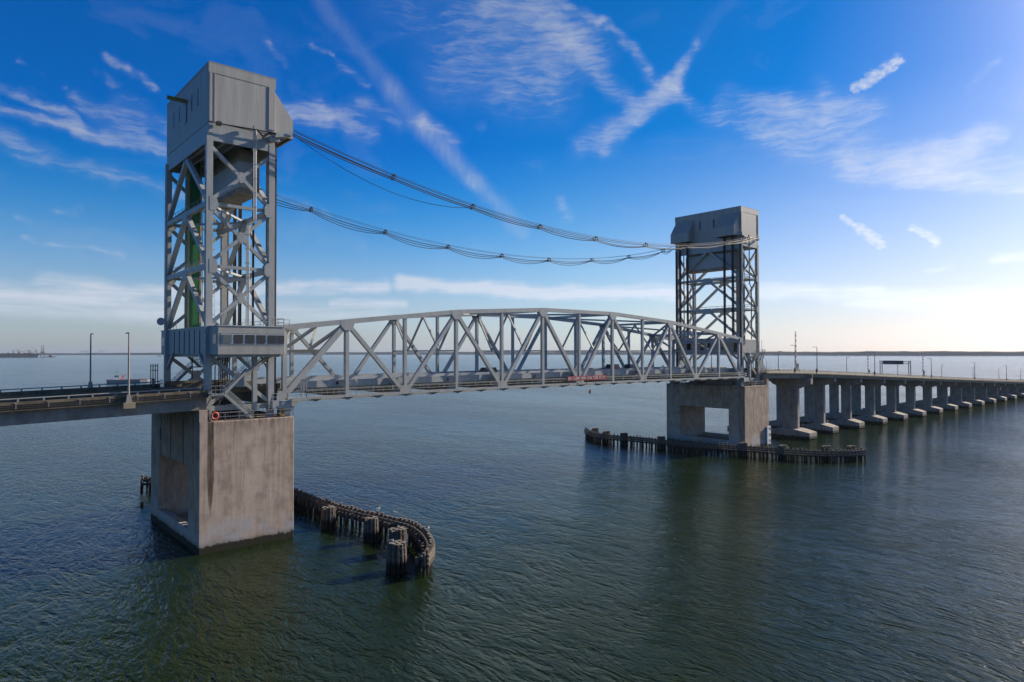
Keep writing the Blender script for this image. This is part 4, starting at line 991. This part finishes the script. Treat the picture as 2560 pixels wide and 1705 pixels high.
# lifebuoy and hose reel on the left pier
rt = empty('lifebuoy', (-9.64, -1.95, 18.0), 'orange lifebuoy hung on the railing of the left pier', 'lifebuoy')
m = MB(); m.torus((-9.64, -2.05, 18.05), .42, .12); m.build('ring', M['orange'], rt, smooth=True)
m = MB(); [m.torus((-9.64+.42*math.cos(a), -2.05, 18.05+.42*math.sin(a)), .0, .128, 1, 8, 8) for a in (0.8, 2.4, 3.9, 5.5)]; m.build('band', M['white'], rt)
rt = empty('hose_reel', (-.2, -1.3, 17.3), 'yellow hose reel at the right end of the left pier top', 'hose reel')
m = MB(); m.torus((-.2, -1.3, 17.85), .35, .14); m.build('reel', M['yellow'], rt, smooth=True)
m = MB(); m.box(-.5, .1, -1.05, -1.0, 17.26, 17.9); m.build('stand', M['guide'], rt)

# ------------------------------------------------------------------ overhead cables
def ztop_near(x): return 50.78+.00184*(x-67.9)**2
def ztop_far(x): return 49.25+.00193*(x-61.3)**2
SPN = [1.2, 18.0, 34.2, 50.7, 66.8, 83.7, 100.5, 117.4, 134.6]
SPF = [-.9, 14.6, 30.25, 45.7, 60.9, 76.1, 91.7, 106.8, 122.5, 127.5]
def cable(zf, y, sp, off, sag, r_, label, grp, dy=0, only=None):
    pts = []
    for i, (a, b) in enumerate(zip(sp[:-1], sp[1:])):
        if only is not None and i not in only: continue
        n = 8
        for k in range(n + (1 if i == len(sp)-2 or (only and i == only[-1]) else 0)):
            t = k/n; x = a+(b-a)*t
            sg = sag[i] if isinstance(sag, (list, tuple)) else sag
            pts.append((x, y+dy, zf(x)+off-sg*4*t*(1-t)))
    m = MB(); m.path(pts, r_, 5)
    tag(m.build('overhead_cable', M['cable']), label, 'cable', grp)
gN, gF = 'overhead cables on the near side', 'overhead cables on the far side'
ya = -1.5
cable(ztop_near, ya, SPN, 0, 0, .035, 'thin topmost messenger cable on the near side', gN)
cable(ztop_near, ya, SPN, -.38, 0, .06, 'upper outer cable of the near bundle, second from the top', gN, -.35)
cable(ztop_near, ya, SPN, -.48, .05, .06, 'upper inner cable of the near bundle, third from the top', gN, .3)
cable(ztop_near, ya, SPN, -.78, [.15, .05, .25, .3, .45, .35, .3, .2], .08, 'lower outer cable of the near bundle', gN, -.3)
cable(ztop_near, ya, SPN, -.88, [.18, .1, .35, .5, .55, .45, .35, .3], .08, 'lowest full length cable of the near bundle', gN, .1)
cable(lambda x: ztop_near(x), ya, [1.2, 34.2], -.7, 2.3, .045, 'slack cable drooping below the near bundle beside the left tower', gN, .2)
cable(ztop_far, 22.0, SPF, 0, 0, .035, 'thin topmost messenger cable on the far side', gF)
cable(ztop_far, 22.0, SPF, -.12, 0, .03, 'second thin messenger cable on the far side', gF, .5)
cable(ztop_far, 22.0, SPF, -.6, .35, .08, 'upper sagging cable of the far bundle', gF, -.3)
cable(ztop_far, 22.0, SPF, -.68, .62, .07, 'middle sagging cable of the far bundle', gF, .1)
cable(ztop_far, 22.0, SPF, -.75, .95, .065, 'lowest scalloped cable of the far bundle', gF, .4)
sp0 = None
for side, (xs, zf, yy) in enumerate(((SPN[1:-1], ztop_near, -1.5), (SPF[1:-1], ztop_far, 22.0))):
    for i, x in enumerate(xs):
        z = zf(x)
        lab = '%s cable spacer from the left tower on the %s cable bundle' % (nth[i], 'far' if side else 'near')
        if sp0 is None:
            rt = empty('cable_spacer', (x, yy, z), lab, 'cable clamp', 'spacer clamps on the overhead cables')
            m = MB(); m.box(x-.06, x+.06, yy-.65, yy+.65, z-.28, z-.18); m.build('crossbar', M['cable'], rt)
            m = MB(); [m.box(x-.07, x+.07, yy+d-.05, yy+d+.05, z-.98, z-.3) for d in (-.6, 0, .5)]; m.build('hanger', M['cable'], rt)
            m = MB(); m.box(x-.10, x+.10, yy-.12, yy+.12, z-.16, z+.06); m.build('clamp', M['guide'], rt)
            sp0 = rt
        else:
            c = copy_tree(sp0); c.location = (x, yy, z); c['label'] = lab

# ------------------------------------------------------------------ cars
def car(name, x, y, label, paint, kind, ln, ht):
    z = 21.27+camber(x); wd = 1.9
    root = empty(name, (x, y, z), label, {'suv': 'car', 'pickup': 'pickup truck'}[kind], 'vehicles crossing the lift span')
    m = MB(); h0, hb = .32, .98*ht/1.75
    # body outline in x-z, nose to -x
    body = [(-.5, h0), (-.5, hb*.82), (-.47, hb*.95), (-.22, hb*1.04), (.5, hb*1.08), (.5, h0)] if kind == 'suv' else [(-.5, h0), (-.5, hb*.85), (-.46, hb*1.0), (-.2, hb*1.06), (.5, hb*1.06), (.5, h0)]
    m.poly([(x+a*ln, y-wd/2, z+b) for a, b in body], (0, wd, 0)); m.build('body', paint, root, bevel=.08)
    m = MB(); a0, a1 = ((-.24, -.12), (.42, .49)) if kind == 'suv' else ((-.2, -.08), (.12, .16))
    gx = [x+a0[0]*ln, x+a0[1]*ln, x+a1[0]*ln, x+a1[1]*ln]
    b_, t_ = z+hb*1.05, z+ht
    m.hexa([(gx[0], y-wd*.47, b_), (gx[3], y-wd*.47, b_), (gx[3], y+wd*.47, b_), (gx[0], y+wd*.47, b_)], [(gx[1], y-wd*.40, t_-.06), (gx[2], y-wd*.40, t_-.06), (gx[2], y+wd*.40, t_-.06), (gx[1], y+wd*.40, t_-.06)])
    m.build('windows', M['glass'], root)
    m = MB(); m.box(gx[1]-.05, gx[2]+.05, y-wd*.41, y+wd*.41, t_-.06, t_)
    for gxa, gxb in ((gx[0], gx[1]), (gx[3], gx[2]), ((gx[0]+gx[3])/2-.05, (gx[1]+gx[2])/2-.02)):
        for s_ in (-1, 1): m.beam((gxa, y+s_*wd*.475, b_), (gxb, y+s_*wd*.405, t_-.03), .09, .04)
    m.build('roof', paint, root)
    for a in (-.32, .32):
        for s_ in (-1, 1):
            m = MB(); m.tube((x+a*ln, y+s_*(wd/2-.2), z+.34), (x+a*ln, y+s_*(wd/2+.02), z+.34), .34, n=16); wl = m.build('wheel', M['tyre'], root)
            m = MB(); m.tube((x+a*ln, y+s_*(wd/2+.005), z+.34), (x+a*ln, y+s_*(wd/2+.035), z+.34), .2, n=12); m.build('rim', M['chrome'], wl)
    for s_ in (-.7, .7):
        m = MB(); m.box(x-.5*ln-.02, x-.5*ln+.1, y+s_-.2, y+s_+.2, z+hb*.62, z+hb*.82); m.build('headlight', M['lamp'], root)
        m = MB(); m.box(x+.5*ln-.1, x+.5*ln+.02, y+s_-.15, y+s_+.15, z+hb*.7, z+hb*1.0); m.build('tail_light', M['red'], root)
car('sport_utility_vehicle', 49.6, 13.9, 'dark green car on the far lanes, the leftmost vehicle on the span', M['car_green'], 'suv', 4.8, 1.75)
car('sport_utility_vehicle', 89.6, 13.9, 'dark red boxy car with upright rear, between the two other vehicles on the span', M['car_red'], 'suv', 4.9, 1.95)
car('sport_utility_vehicle', 97.0, 13.9, 'dark blue car behind the red one, the rightmost vehicle on the span', M['car_blue'], 'suv', 5.2, 1.9)

# ------------------------------------------------------------------ timber fenders and dolphins
def smooth(pts, n=10):
    out = []
    for i in range(len(pts)-1):
        p0 = Vector(pts[max(0, i-1)]); p1 = Vector(pts[i]); p2 = Vector(pts[i+1]); p3 = Vector(pts[min(len(pts)-1, i+2)])
        for k in range(n):
            t = k/n; out.append(.5*((2*p1)+(-p0+p2)*t+(2*p0-5*p1+4*p2-p3)*t*t+(-p0+3*p1-3*p2+p3)*t**3))
    out.append(Vector(pts[-1])); return out
FEN = [(-7.4, 48.0), (2.5, 39.0), (7.5, 30.0), (9.3, 20.0), (9.5, 10.0), (10.2, 0.0), (11.8, -9.0), (12.6, -14.5), (12.1, -18.5), (10.6, -22.5), (8.6, -26.0), (5.6, -29.0)]
def resample(pts, d):
    out = [pts[0]]; acc = 0
    for a, b in zip(pts[:-1], pts[1:]):
        l_ = (b-a).length; s_ = d-acc
        while s_ <= l_: out.append(a.lerp(b, s_/l_)); s_ += d
        acc = (acc+l_) % d
    return out
FEN_R = [(10.5, 46.6), (14.5, 40.5), (16.6, 34.5), (16.2, 29.9), (14.6, 23.8), (13.8, 14.0), (13.1, 6.4), (10.6, -1.0), (7.6, -9.5), (5.9, -17.0), (3.0, -22.6), (-2.0, -26.9), (-7.4, -29.2)]
def fender(mir, label):
    tf = (lambda p: Vector((L-p.x, p.y, p.z))) if mir else IDT
    cen = smooth([(a, b, 0) for a, b in (FEN_R if mir else FEN)])
    root = empty('timber_fender', tf(Vector((9.5, 10, 0))), label, 'timber fender', 'curved timber fenders by the main piers')
    cs = resample(cen, .5); N = len(cs)
    nrm = []
    for i in range(N):
        d = (cs[min(N-1, i+1)]-cs[max(0, i-1)]).normalized(); nrm.append(Vector((d.y, -d.x, 0)))   # points to +x side roughly
        if nrm[-1].x < 0 and cs[i].y > 0: nrm[-1] = -nrm[-1]
    for i in range(N):   # outward = channel side
        d = (cs[min(N-1, i+1)]-cs[max(0, i-1)]).normalized(); nrm[i] = Vector((-d.y, d.x, 0))
    side = nrm
    # front row piles (channel side)
    proto = None; cnt = 0
    def spot(i, off, lo, hi, top):
        return tf(cs[i]+side[i]*off+Vector((rnd.uniform(-.06, .06), rnd.uniform(-.06, .06), 0))), top+rnd.uniform(lo, hi)
    for i in range(0, N, 2):
        p, top = spot(i, 0, -.15, .16, 2.95)
        if cnt >= 100: break
        if proto is None:
            m = MB(); m.tube((p.x, p.y, -2), (p.x, p.y, 3.15), .21, .19, n=9); proto = m.build('pile', M['timber'], root); base = p.copy()
        else:
            c = proto.copy(); COL.objects.link(c); c.parent = root
            c.location = Vector((p.x-base.x, p.y-base.y, top-3.15)); c.rotation_euler = (rnd.uniform(-.004, .004), rnd.uniform(-.004, .004), 0)
        cnt += 1
    m = MB()
    for i in range(1, N, 3):
        p, top = spot(i, -1.0, -.2, .12, 2.2); m.tube((p.x, p.y, -2), (p.x, p.y, top), .24, .22, n=8)
    tag(m.build('rear_pile_row', M['timber'], root), kind='stuff')
    def ribb(m, o0, o1, z0, z1, ia=0, ib=N-1):
        vs = []
        for i in range(ia, ib+1):
            a = tf(cs[i]+side[i]*o0); b = tf(cs[i]+side[i]*o1)
            vs += [(a.x, a.y, z0), (b.x, b.y, z0), (b.x, b.y, z1), (a.x, a.y, z1)]
        n = ib-ia; fs = [(0,1,2,3), (4*n, 4*n+3, 4*n+2, 4*n+1)]
        for k in range(n):
            for j in range(4): a = 4*k+j; b = 4*k+(j+1) % 4; fs.append((a, b, b+4, a+4))
        m.add(vs, fs)
    for o0, o1, z0, z1 in ((.26, .52, 2.25, 2.62), (.26, .52, 1.72, 2.1), (.26, .52, 1.15, 1.5), (-.52, -.27, 2.05, 2.4), (-.52, -.27, 1.2, 1.5)):
        m = MB(); ribb(m, o0, o1, z0, z1); m.build('waler', M['timber'], root)
    return root
fender(False, 'curved timber fender hooking round in front of the left pier, with bleached end')
fender(True, 'dark curved timber fender in front of the right pier')
dproto = None
def dolphin(x, y, r_, h_, label):
    global dproto
    if dproto is None:
        root = empty('pile_dolphin', (x, y, 0), label, 'dolphin', 'pile cluster dolphins beside the fenders')
        offs = [(0, 0)]+[(.46*math.cos(a), .46*math.sin(a)) for a in [k*math.pi/3 for k in range(6)]]+[(.92*math.cos(a+.1), .92*math.sin(a+.1)) for a in [k*math.pi/6 for k in range(12)]]
        for (a, b) in offs:
            t = 3.5+rnd.uniform(-.15, .15); m = MB(); m.tube((x+a*1.25, y+b*1.25, -2), (x+a, y+b, t), .25, .225, n=8); m.build('pile', M['timber'], root)
        m = MB(); [m.torus((x, y, z), 1.17, .05, 2, 20, 6) for z in (3.0, 2.2)]; m.build('wire_band', M['guide'], root)
        dproto = root; return root
    c = copy_tree(dproto); c.location = (x, y, h_-3.5); c.scale = (r_/1.3, r_/1.3, 1); c.rotation_euler = (0, 0, rnd.uniform(0, 3)); c['label'] = label
    return c
dolphin(4.4, -24.9, 1.15, 3.5, 'tall free standing pile cluster at the open end of the left fender')
dolphin(8.4, -18.6, 1.3, 3.2, 'wide pile cluster tucked inside the bend of the left fender')
dolphin(8.6, -11.2, 1.1, 3.2, 'pile cluster midway between the left pier and the fender bend')
dolphin(7.3, -.6, 1.15, 3.1, 'pile cluster with tan piles, closest to the left pier')
for k, (x, y, lb) in enumerate(((114.8, 41.6, 'leftmost pile cluster at the far end of the right fender'), (111.5, 34.2, 'second pile cluster from the left behind the right fender'), (111.2, 27.5, 'third pile cluster from the left behind the right fender'), (112.8, 15.8, 'dark pile cluster in front of the left part of the right pier'),
        (118.2, -5.5, 'pale topped pile cluster in front of the right pier corner'), (121.0, -14.6, 'pile cluster right of the height gauge behind the right fender'), (127.6, -22.3, 'white topped pile cluster, second from the right end of the right fender'), (132.5, -26.3, 'white topped pile cluster at the right end of the right fender'))):
    dolphin(x, y, 1.2, 3.3, lb)
m = MB(); m.tube((-10.55, 34.2, -1), (-10.3, 34.4, .7), .3, .25, n=8); tag(m.build('broken_pile', M['timber']), 'single broken pile stub in the water left of the left pier', 'pile')

# ------------------------------------------------------------------ gulls
M['gull'] = simple('gull_white', (.7, .7, .68), .7); M['gullg'] = simple('gull_grey', (.3, .31, .33), .7)
gp = None
def gull(x, y, z, rz, label):
    global gp
    if gp is None:
        root = empty('gull', (x, y, z), label, 'gull', 'gulls resting on the piles')
        def ell(m, c, rx, ry, rz_, n=10):
            vs = []; fs = []
            for i in range(1, n):
                a = math.pi*i/n
                for j in range(n): b = 2*math.pi*j/n; vs.append((c[0]+rx*math.cos(a), c[1]+ry*math.sin(a)*math.cos(b), c[2]+rz_*math.sin(a)*math.sin(b)))
            for i in range(n-2):
                for j in range(n): fs.append((i*n+j, i*n+(j+1) % n, (i+1)*n+(j+1) % n, (i+1)*n+j))
            vs += [(c[0]+rx, c[1], c[2]), (c[0]-rx, c[1], c[2])]
            k = (n-1)*n; fs += [(k, (j+1) % n, j) for j in range(n)]+[(k+1, (n-2)*n+j, (n-2)*n+(j+1) % n) for j in range(n)]
            m.add(vs, fs)
        m = MB(); ell(m, (x, y, z+.24), .22, .1, .11); ell(m, (x+.17, y, z+.40), .075, .06, .06); m.tube((x+.13, y, z+.28), (x+.17, y, z+.4), .06, .05, n=8); m.tube((x, y+.03, z), (x, y+.03, z+.16), .012, n=5); m.tube((x, y-.03, z), (x, y-.03, z+.16), .012, n=5)
        m.poly([(x-.2, y-.04, z+.24), (x-.38, y-.05, z+.25), (x-.38, y+.05, z+.25), (x-.2, y+.04, z+.24)], (0, 0, .03)); m.build('body', M['gull'], root, smooth=True)
        m = MB(); [ell(m, (x-.06, y+s_*.09, z+.26), .2, .03, .08) for s_ in (-1, 1)]; m.build('wing', M['gullg'], root, smooth=True)
        m = MB(); m.tube((x+.23, y, z+.4), (x+.31, y, z+.385), .018, .005, n=6); m.build('beak', M['yellow'], root)
        gp = root; return
    c = copy_tree(gp); c.location = (x, y, z); c.rotation_euler = (0, 0, rz); c['label'] = label
gull(11.6, -8.0, 3.25, 0, 'white gull standing on the middle of the left fender')
gull(12.2, -11.6, 3.25, 2.2, 'gull on the left fender, nearer to the camera than the white one')
gull(11.0, -22.0, 3.25, 1.0, 'gull perched inside the bend of the left fender')
gull(3.9, -24.6, 3.5, -1.0, 'gull on top of the free standing pile cluster')
gull(-8.0, 35.0, 0.0, 0.5, 'gull sitting on the water left of the left pier')

# ------------------------------------------------------------------ work boat with wake
M['boat_grey'] = simple('grey_hull_paint', (.20, .23, .26), .5)
rt = empty('work_boat', (97, 585, 0), 'low grey work boat with white wheelhouse and red derrick, beyond the left road', 'boat')
bd = Vector((1, -.18, 0)).normalized(); bn_ = Vector((-bd.y, bd.x, 0)); bc = Vector((97, 590, 0))
def bp(a, b, z): return bc+bd*a+bn_*b+Vector((0, 0, z))
hullp = [(-16, -4), (-15.5, 4), (10, 4.3), (16, 2.4), (19, 0), (16, -2.4), (10, -4.3)]
m = MB(); m.poly([bp(a, b, -.6) for a, b in hullp], (0, 0, 3.2)); m.build('hull', M['boat_grey'], rt)
m = MB(); m.poly([bp(a*.99, b*.9, 2.61) for a, b in hullp], (0, 0, .12)); m.build('deck', M['white'], rt)
m = MB(); n = len(hullp)
for i in range(n): m.beam(bp(*hullp[i], 2.9), bp(*hullp[(i+1) % n], 2.9), .5, .22, (0, 0, 1))
m.build('bulwark', M['craner'], rt)
m = MB(); m.hexa([bp(-11, -2.6, 2.7), bp(-5.5, -2.6, 2.7), bp(-5.5, 2.6, 2.7), bp(-11, 2.6, 2.7)], [bp(-10.6, -2.4, 5.4), bp(-5.9, -2.4, 5.4), bp(-5.9, 2.4, 5.4), bp(-10.6, 2.4, 5.4)])
m.hexa([bp(-10, -1.9, 6.4), bp(-6.4, -1.9, 6.4), bp(-6.4, 1.9, 6.4), bp(-10, 1.9, 6.4)], [bp(-9.8, -1.8, 7.4), bp(-6.6, -1.8, 7.4), bp(-6.6, 1.8, 7.4), bp(-9.8, 1.8, 7.4)]); m.build('wheelhouse', M['white'], rt)
m = MB(); m.hexa([bp(-9.9, -1.8, 5.4), bp(-6.5, -1.8, 5.4), bp(-6.5, 1.8, 5.4), bp(-9.9, 1.8, 5.4)], [bp(-9.9, -1.85, 6.38), bp(-6.5, -1.85, 6.38), bp(-6.5, 1.85, 6.38), bp(-9.9, 1.85, 6.38)]); m.build('window_band', M['glass'], rt)
m = MB(); m.tube(bp(-8, 0, 7.4), bp(-8, 0, 12), .16, n=6); m.tube(bp(-8.9, 0, 9.5), bp(-7.1, 0, 9.5), .1, n=5); m.build('mast', M['guide'], rt)
m = MB(); m.tube(bp(-3.6, 0, 2.7), bp(-3.6, 0, 8), .3, n=6); m.tube(bp(-3.6, 0, 3.4), bp(-1.0, 0, 7.8), .22, n=6); m.tube(bp(-5, 1.5, 2.7), bp(-3.6, 0, 7.5), .2, n=6); m.build('derrick', M['red'], rt)
m = MB()
for s_ in (-1, 1):
    m.poly([bc+bd*-17+bn_*(s_*2)+Vector((0,0,.03)), bc+bd*-60+bn_*(s_*9)+Vector((0,0,.03)), bc+bd*-150+bn_*(s_*24)+Vector((0,0,.03)), bc+bd*-150+bn_*(s_*29)+Vector((0,0,.03)), bc+bd*-60+bn_*(s_*12)+Vector((0,0,.03)), bc+bd*-17+bn_*(s_*4.5)+Vector((0,0,.03))], (0, 0, .02))
m.poly([bc+bd*-16+bn_*-3+Vector((0,0,.06)), bc+bd*-50+bn_*-3.5+Vector((0,0,.06)), bc+bd*-50+bn_*3.5+Vector((0,0,.06)), bc+bd*-16+bn_*3+Vector((0,0,.06))], (0, 0, .02))
def f_foam(t, b):
    n = t.noise(coords(t, (1, 1, 1)), .35, 6, .7)
    b.inputs['Base Color'].default_value = (.45, .52, .52, 1); b.inputs['Roughness'].default_value = .8
    t.link(t.maprange(n, .45, .68, 0, .5), b.inputs['Alpha'])
M['foam'] = mat('wake_foam', f_foam)
tag(m.build('wake', M['foam']), kind='structure')

# ------------------------------------------------------------------ shipyard, cranes and distant shipping on the left horizon
def lattice(m, a, b, wd, n=6, r_=.5):
    a, b = Vector(a), Vector(b)
    for s_ in (-1, 1): m.beam(a+Vector((s_*wd/2, 0, 0)), b+Vector((s_*wd/2, 0, 0)), r_, r_)
    for k in range(n):
        p = a.lerp(b, k/n); q = a.lerp(b, (k+1)/n); s_ = 1 if k % 2 else -1
        m.beam(p+Vector((s_*wd/2, 0, 0)), q+Vector((-s_*wd/2, 0, 0)), r_*.7, r_*.7)
YS = 5700.0
def X(x, z, dy=0): return Vector((x, YS+dy, z))
m = MB()
m.hexa([(-200, YS, -1), (542, YS, -1), (542, YS+30, -1), (-200, YS+30, -1)], [(-200, YS, 25), (552, YS, 26), (552, YS+30, 26), (-200, YS+30, 25)])
for k in range(9): m.box(250+30*k, 262+30*k, YS+5, YS+20, 25, 27+rnd.random()*5)
rt = empty('moored_ship', (300, YS+15, 0), 'long dark ship hull lying at the shipyard on the left horizon', 'ship')
m.build('hull', M['hull'], rt)
m = MB(); m.box(505, 540, YS-4, YS+10, 26, 33); m.box(470, 495, YS+5, YS+20, 26, 31); m.box(280, 300, YS+5, YS+20, 25, 38); m.build('deckhouse', M['trim'], rt)
def yard_crane(name, label, fn):
    m = MB(); fn(m); o_ = m.build(name, M['craner']); tag(o_, label, 'crane', 'cranes of the shipyard on the left horizon')
def tower_crane(m):
    for y in (YS, YS+12):
        for s_ in (-1, 1):
            m.beam((572+s_*13, y, 2), (572+s_*8, y, 48), 1.6, 1.6); m.beam((572+s_*8, y, 48), (572+s_*5, y, 87), 1.4, 1.4)
        for z, w_ in ((28, 10), (48, 8.5), (67, 7), (86, 5.5)): m.beam((572-w_, y, z), (572+w_, y, z), 1.3, 1.3)
        m.beam((572-10, y, 28), (572+8, y, 48), .9, .9); m.beam((572+10, y, 28), (572-8, y, 48), .9, .9); m.beam((572-8, y, 48), (572+6, y, 67), .8, .8); m.beam((572+8, y, 48), (572-6, y, 67), .8, .8)
    m.box(565, 579, YS, YS+12, 32, 40); m.box(556, 600, YS-4, YS+16, 1, 5)
yard_crane('tower_crane', 'tall red brown lattice tower crane at the right end of the shipyard', tower_crane)
yard_crane('dock_crane', 'short red dock crane with thin jib, leftmost on the moored ship', lambda m: (m.beam(X(402, 25), X(402, 53), 4, 4), m.beam(X(402, 40), X(447, 65), 1, 1)))
yard_crane('dock_crane', 'dock crane with its jib raised to the left, beside the tower crane', lambda m: (m.beam(X(535, 25), X(535, 53), 4, 4), m.beam(X(537, 50), X(501, 80), 1, 1), m.beam(X(535, 53), X(501, 80), .7, .7)))
yard_crane('loading_conveyor', 'long sloping dark conveyor on two towers above the moored ship', lambda m: (m.beam(X(430, 25), X(430, 52), 5, 4), m.beam(X(441, 25), X(441, 48), 3, 4), m.beam(X(489, 25), X(489, 50), 4, 4), m.beam(X(500, 25), X(500, 50), 4, 4), m.beam(X(430, 32), X(480, 48), 2, 3), m.beam(X(480, 48), X(500, 48), 2, 3), m.beam(X(500, 32), X(535, 47), 2, 3)))
m = MB(); m.poly([(590, YS, -1), (646, YS, -1), (650, YS, 6), (590, YS, 4)], (0, 12, 0)); tg = empty('harbour_barge', (615, YS, 0), 'low dark barge right of the tower crane', 'barge'); m.build('hull', M['hull'], tg)
m = MB(); m.box(608, 628, YS, YS+10, 4.5, 13); m.box(612, 622, YS+1, YS+8, 13, 20); m.build('deckhouse', M['craner'], tg)
YC = 12300.0
for k, (x, h_, jb, lab) in enumerate(((1781, 103, -1, 'leftmost pale blue container crane on the horizon'), (1815, 97, 1, 'second pale blue container crane from the left'), (1848, 79, 1, 'third pale blue container crane from the left, lower than the others'), (2013, 103, 1, 'fourth pale blue container crane, tall, right of the gap'), (2068, 85, 1, 'rightmost pale blue container crane on the horizon'))):
    rt = empty('container_crane', (x, YC, 0), lab, 'crane', 'container cranes on the far horizon')
    m = MB()
    for s_ in (-9, 9): m.beam((x+s_, YC, 0), (x+s_*.7, YC, 60), 3, 3)
    m.beam((x-8, YC, 60), (x+8, YC, 60), 3, 3); m.beam((x, YC, 60), (x+jb*2, YC, h_), 2.5, 2.5); m.beam((x-9, YC, 30), (x+9, YC, 30), 2, 2)
    m.build('portal', M['craneb'], rt)
    m = MB(); m.beam((x-20*jb, YC, 56), (x+40*jb, YC, 58), 3, 3); m.beam((x+jb*2, YC, h_), (x+36*jb, YC, 58), 1.2, 1.2); m.build('boom', M['craneb'], rt)
rt = empty('distant_ship', (1480, 6300, 0), 'tiny white vessel on the horizon just left of the left tower', 'ship')
m = MB(); m.hexa([(1462, 6300, -1), (1500, 6300, -1), (1500, 6310, -1), (1462, 6310, -1)], [(1458, 6300, 5), (1504, 6300, 5), (1504, 6310, 5), (1458, 6310, 5)]); m.build('hull', M['hull'], rt)
m = MB(); m.box(1480, 1500, 6302, 6308, 5, 12); m.build('deckhouse', M['white'], rt)
m = MB(); m.tube((1470, 6305, 5), (1470, 6305, 20), .7, n=6); m.build('mast', M['guide'], rt)

# ------------------------------------------------------------------ haze
HAZE = 0.00003
if HAZE > 0:
    m = MB(); m.box(-9000, 9000, -6000, 24000, -3, 190)
    hz = bpy.data.materials.new('haze_air'); hz.use_nodes = True; t = NT(hz.node_tree); t.n.clear()
    pv = t.new('ShaderNodeVolumePrincipled'); pv.inputs['Density'].default_value = HAZE; pv.inputs['Color'].default_value = (.72, .84, 1.0, 1); pv.inputs['Anisotropy'].default_value = .3
    om = t.new('ShaderNodeOutputMaterial'); t.link(pv.outputs[0], om.inputs['Volume'])
    tag(m.build('haze', hz), kind='stuff')
S.cycles.volume_bounces = 0
bpy.context.view_layer.update()
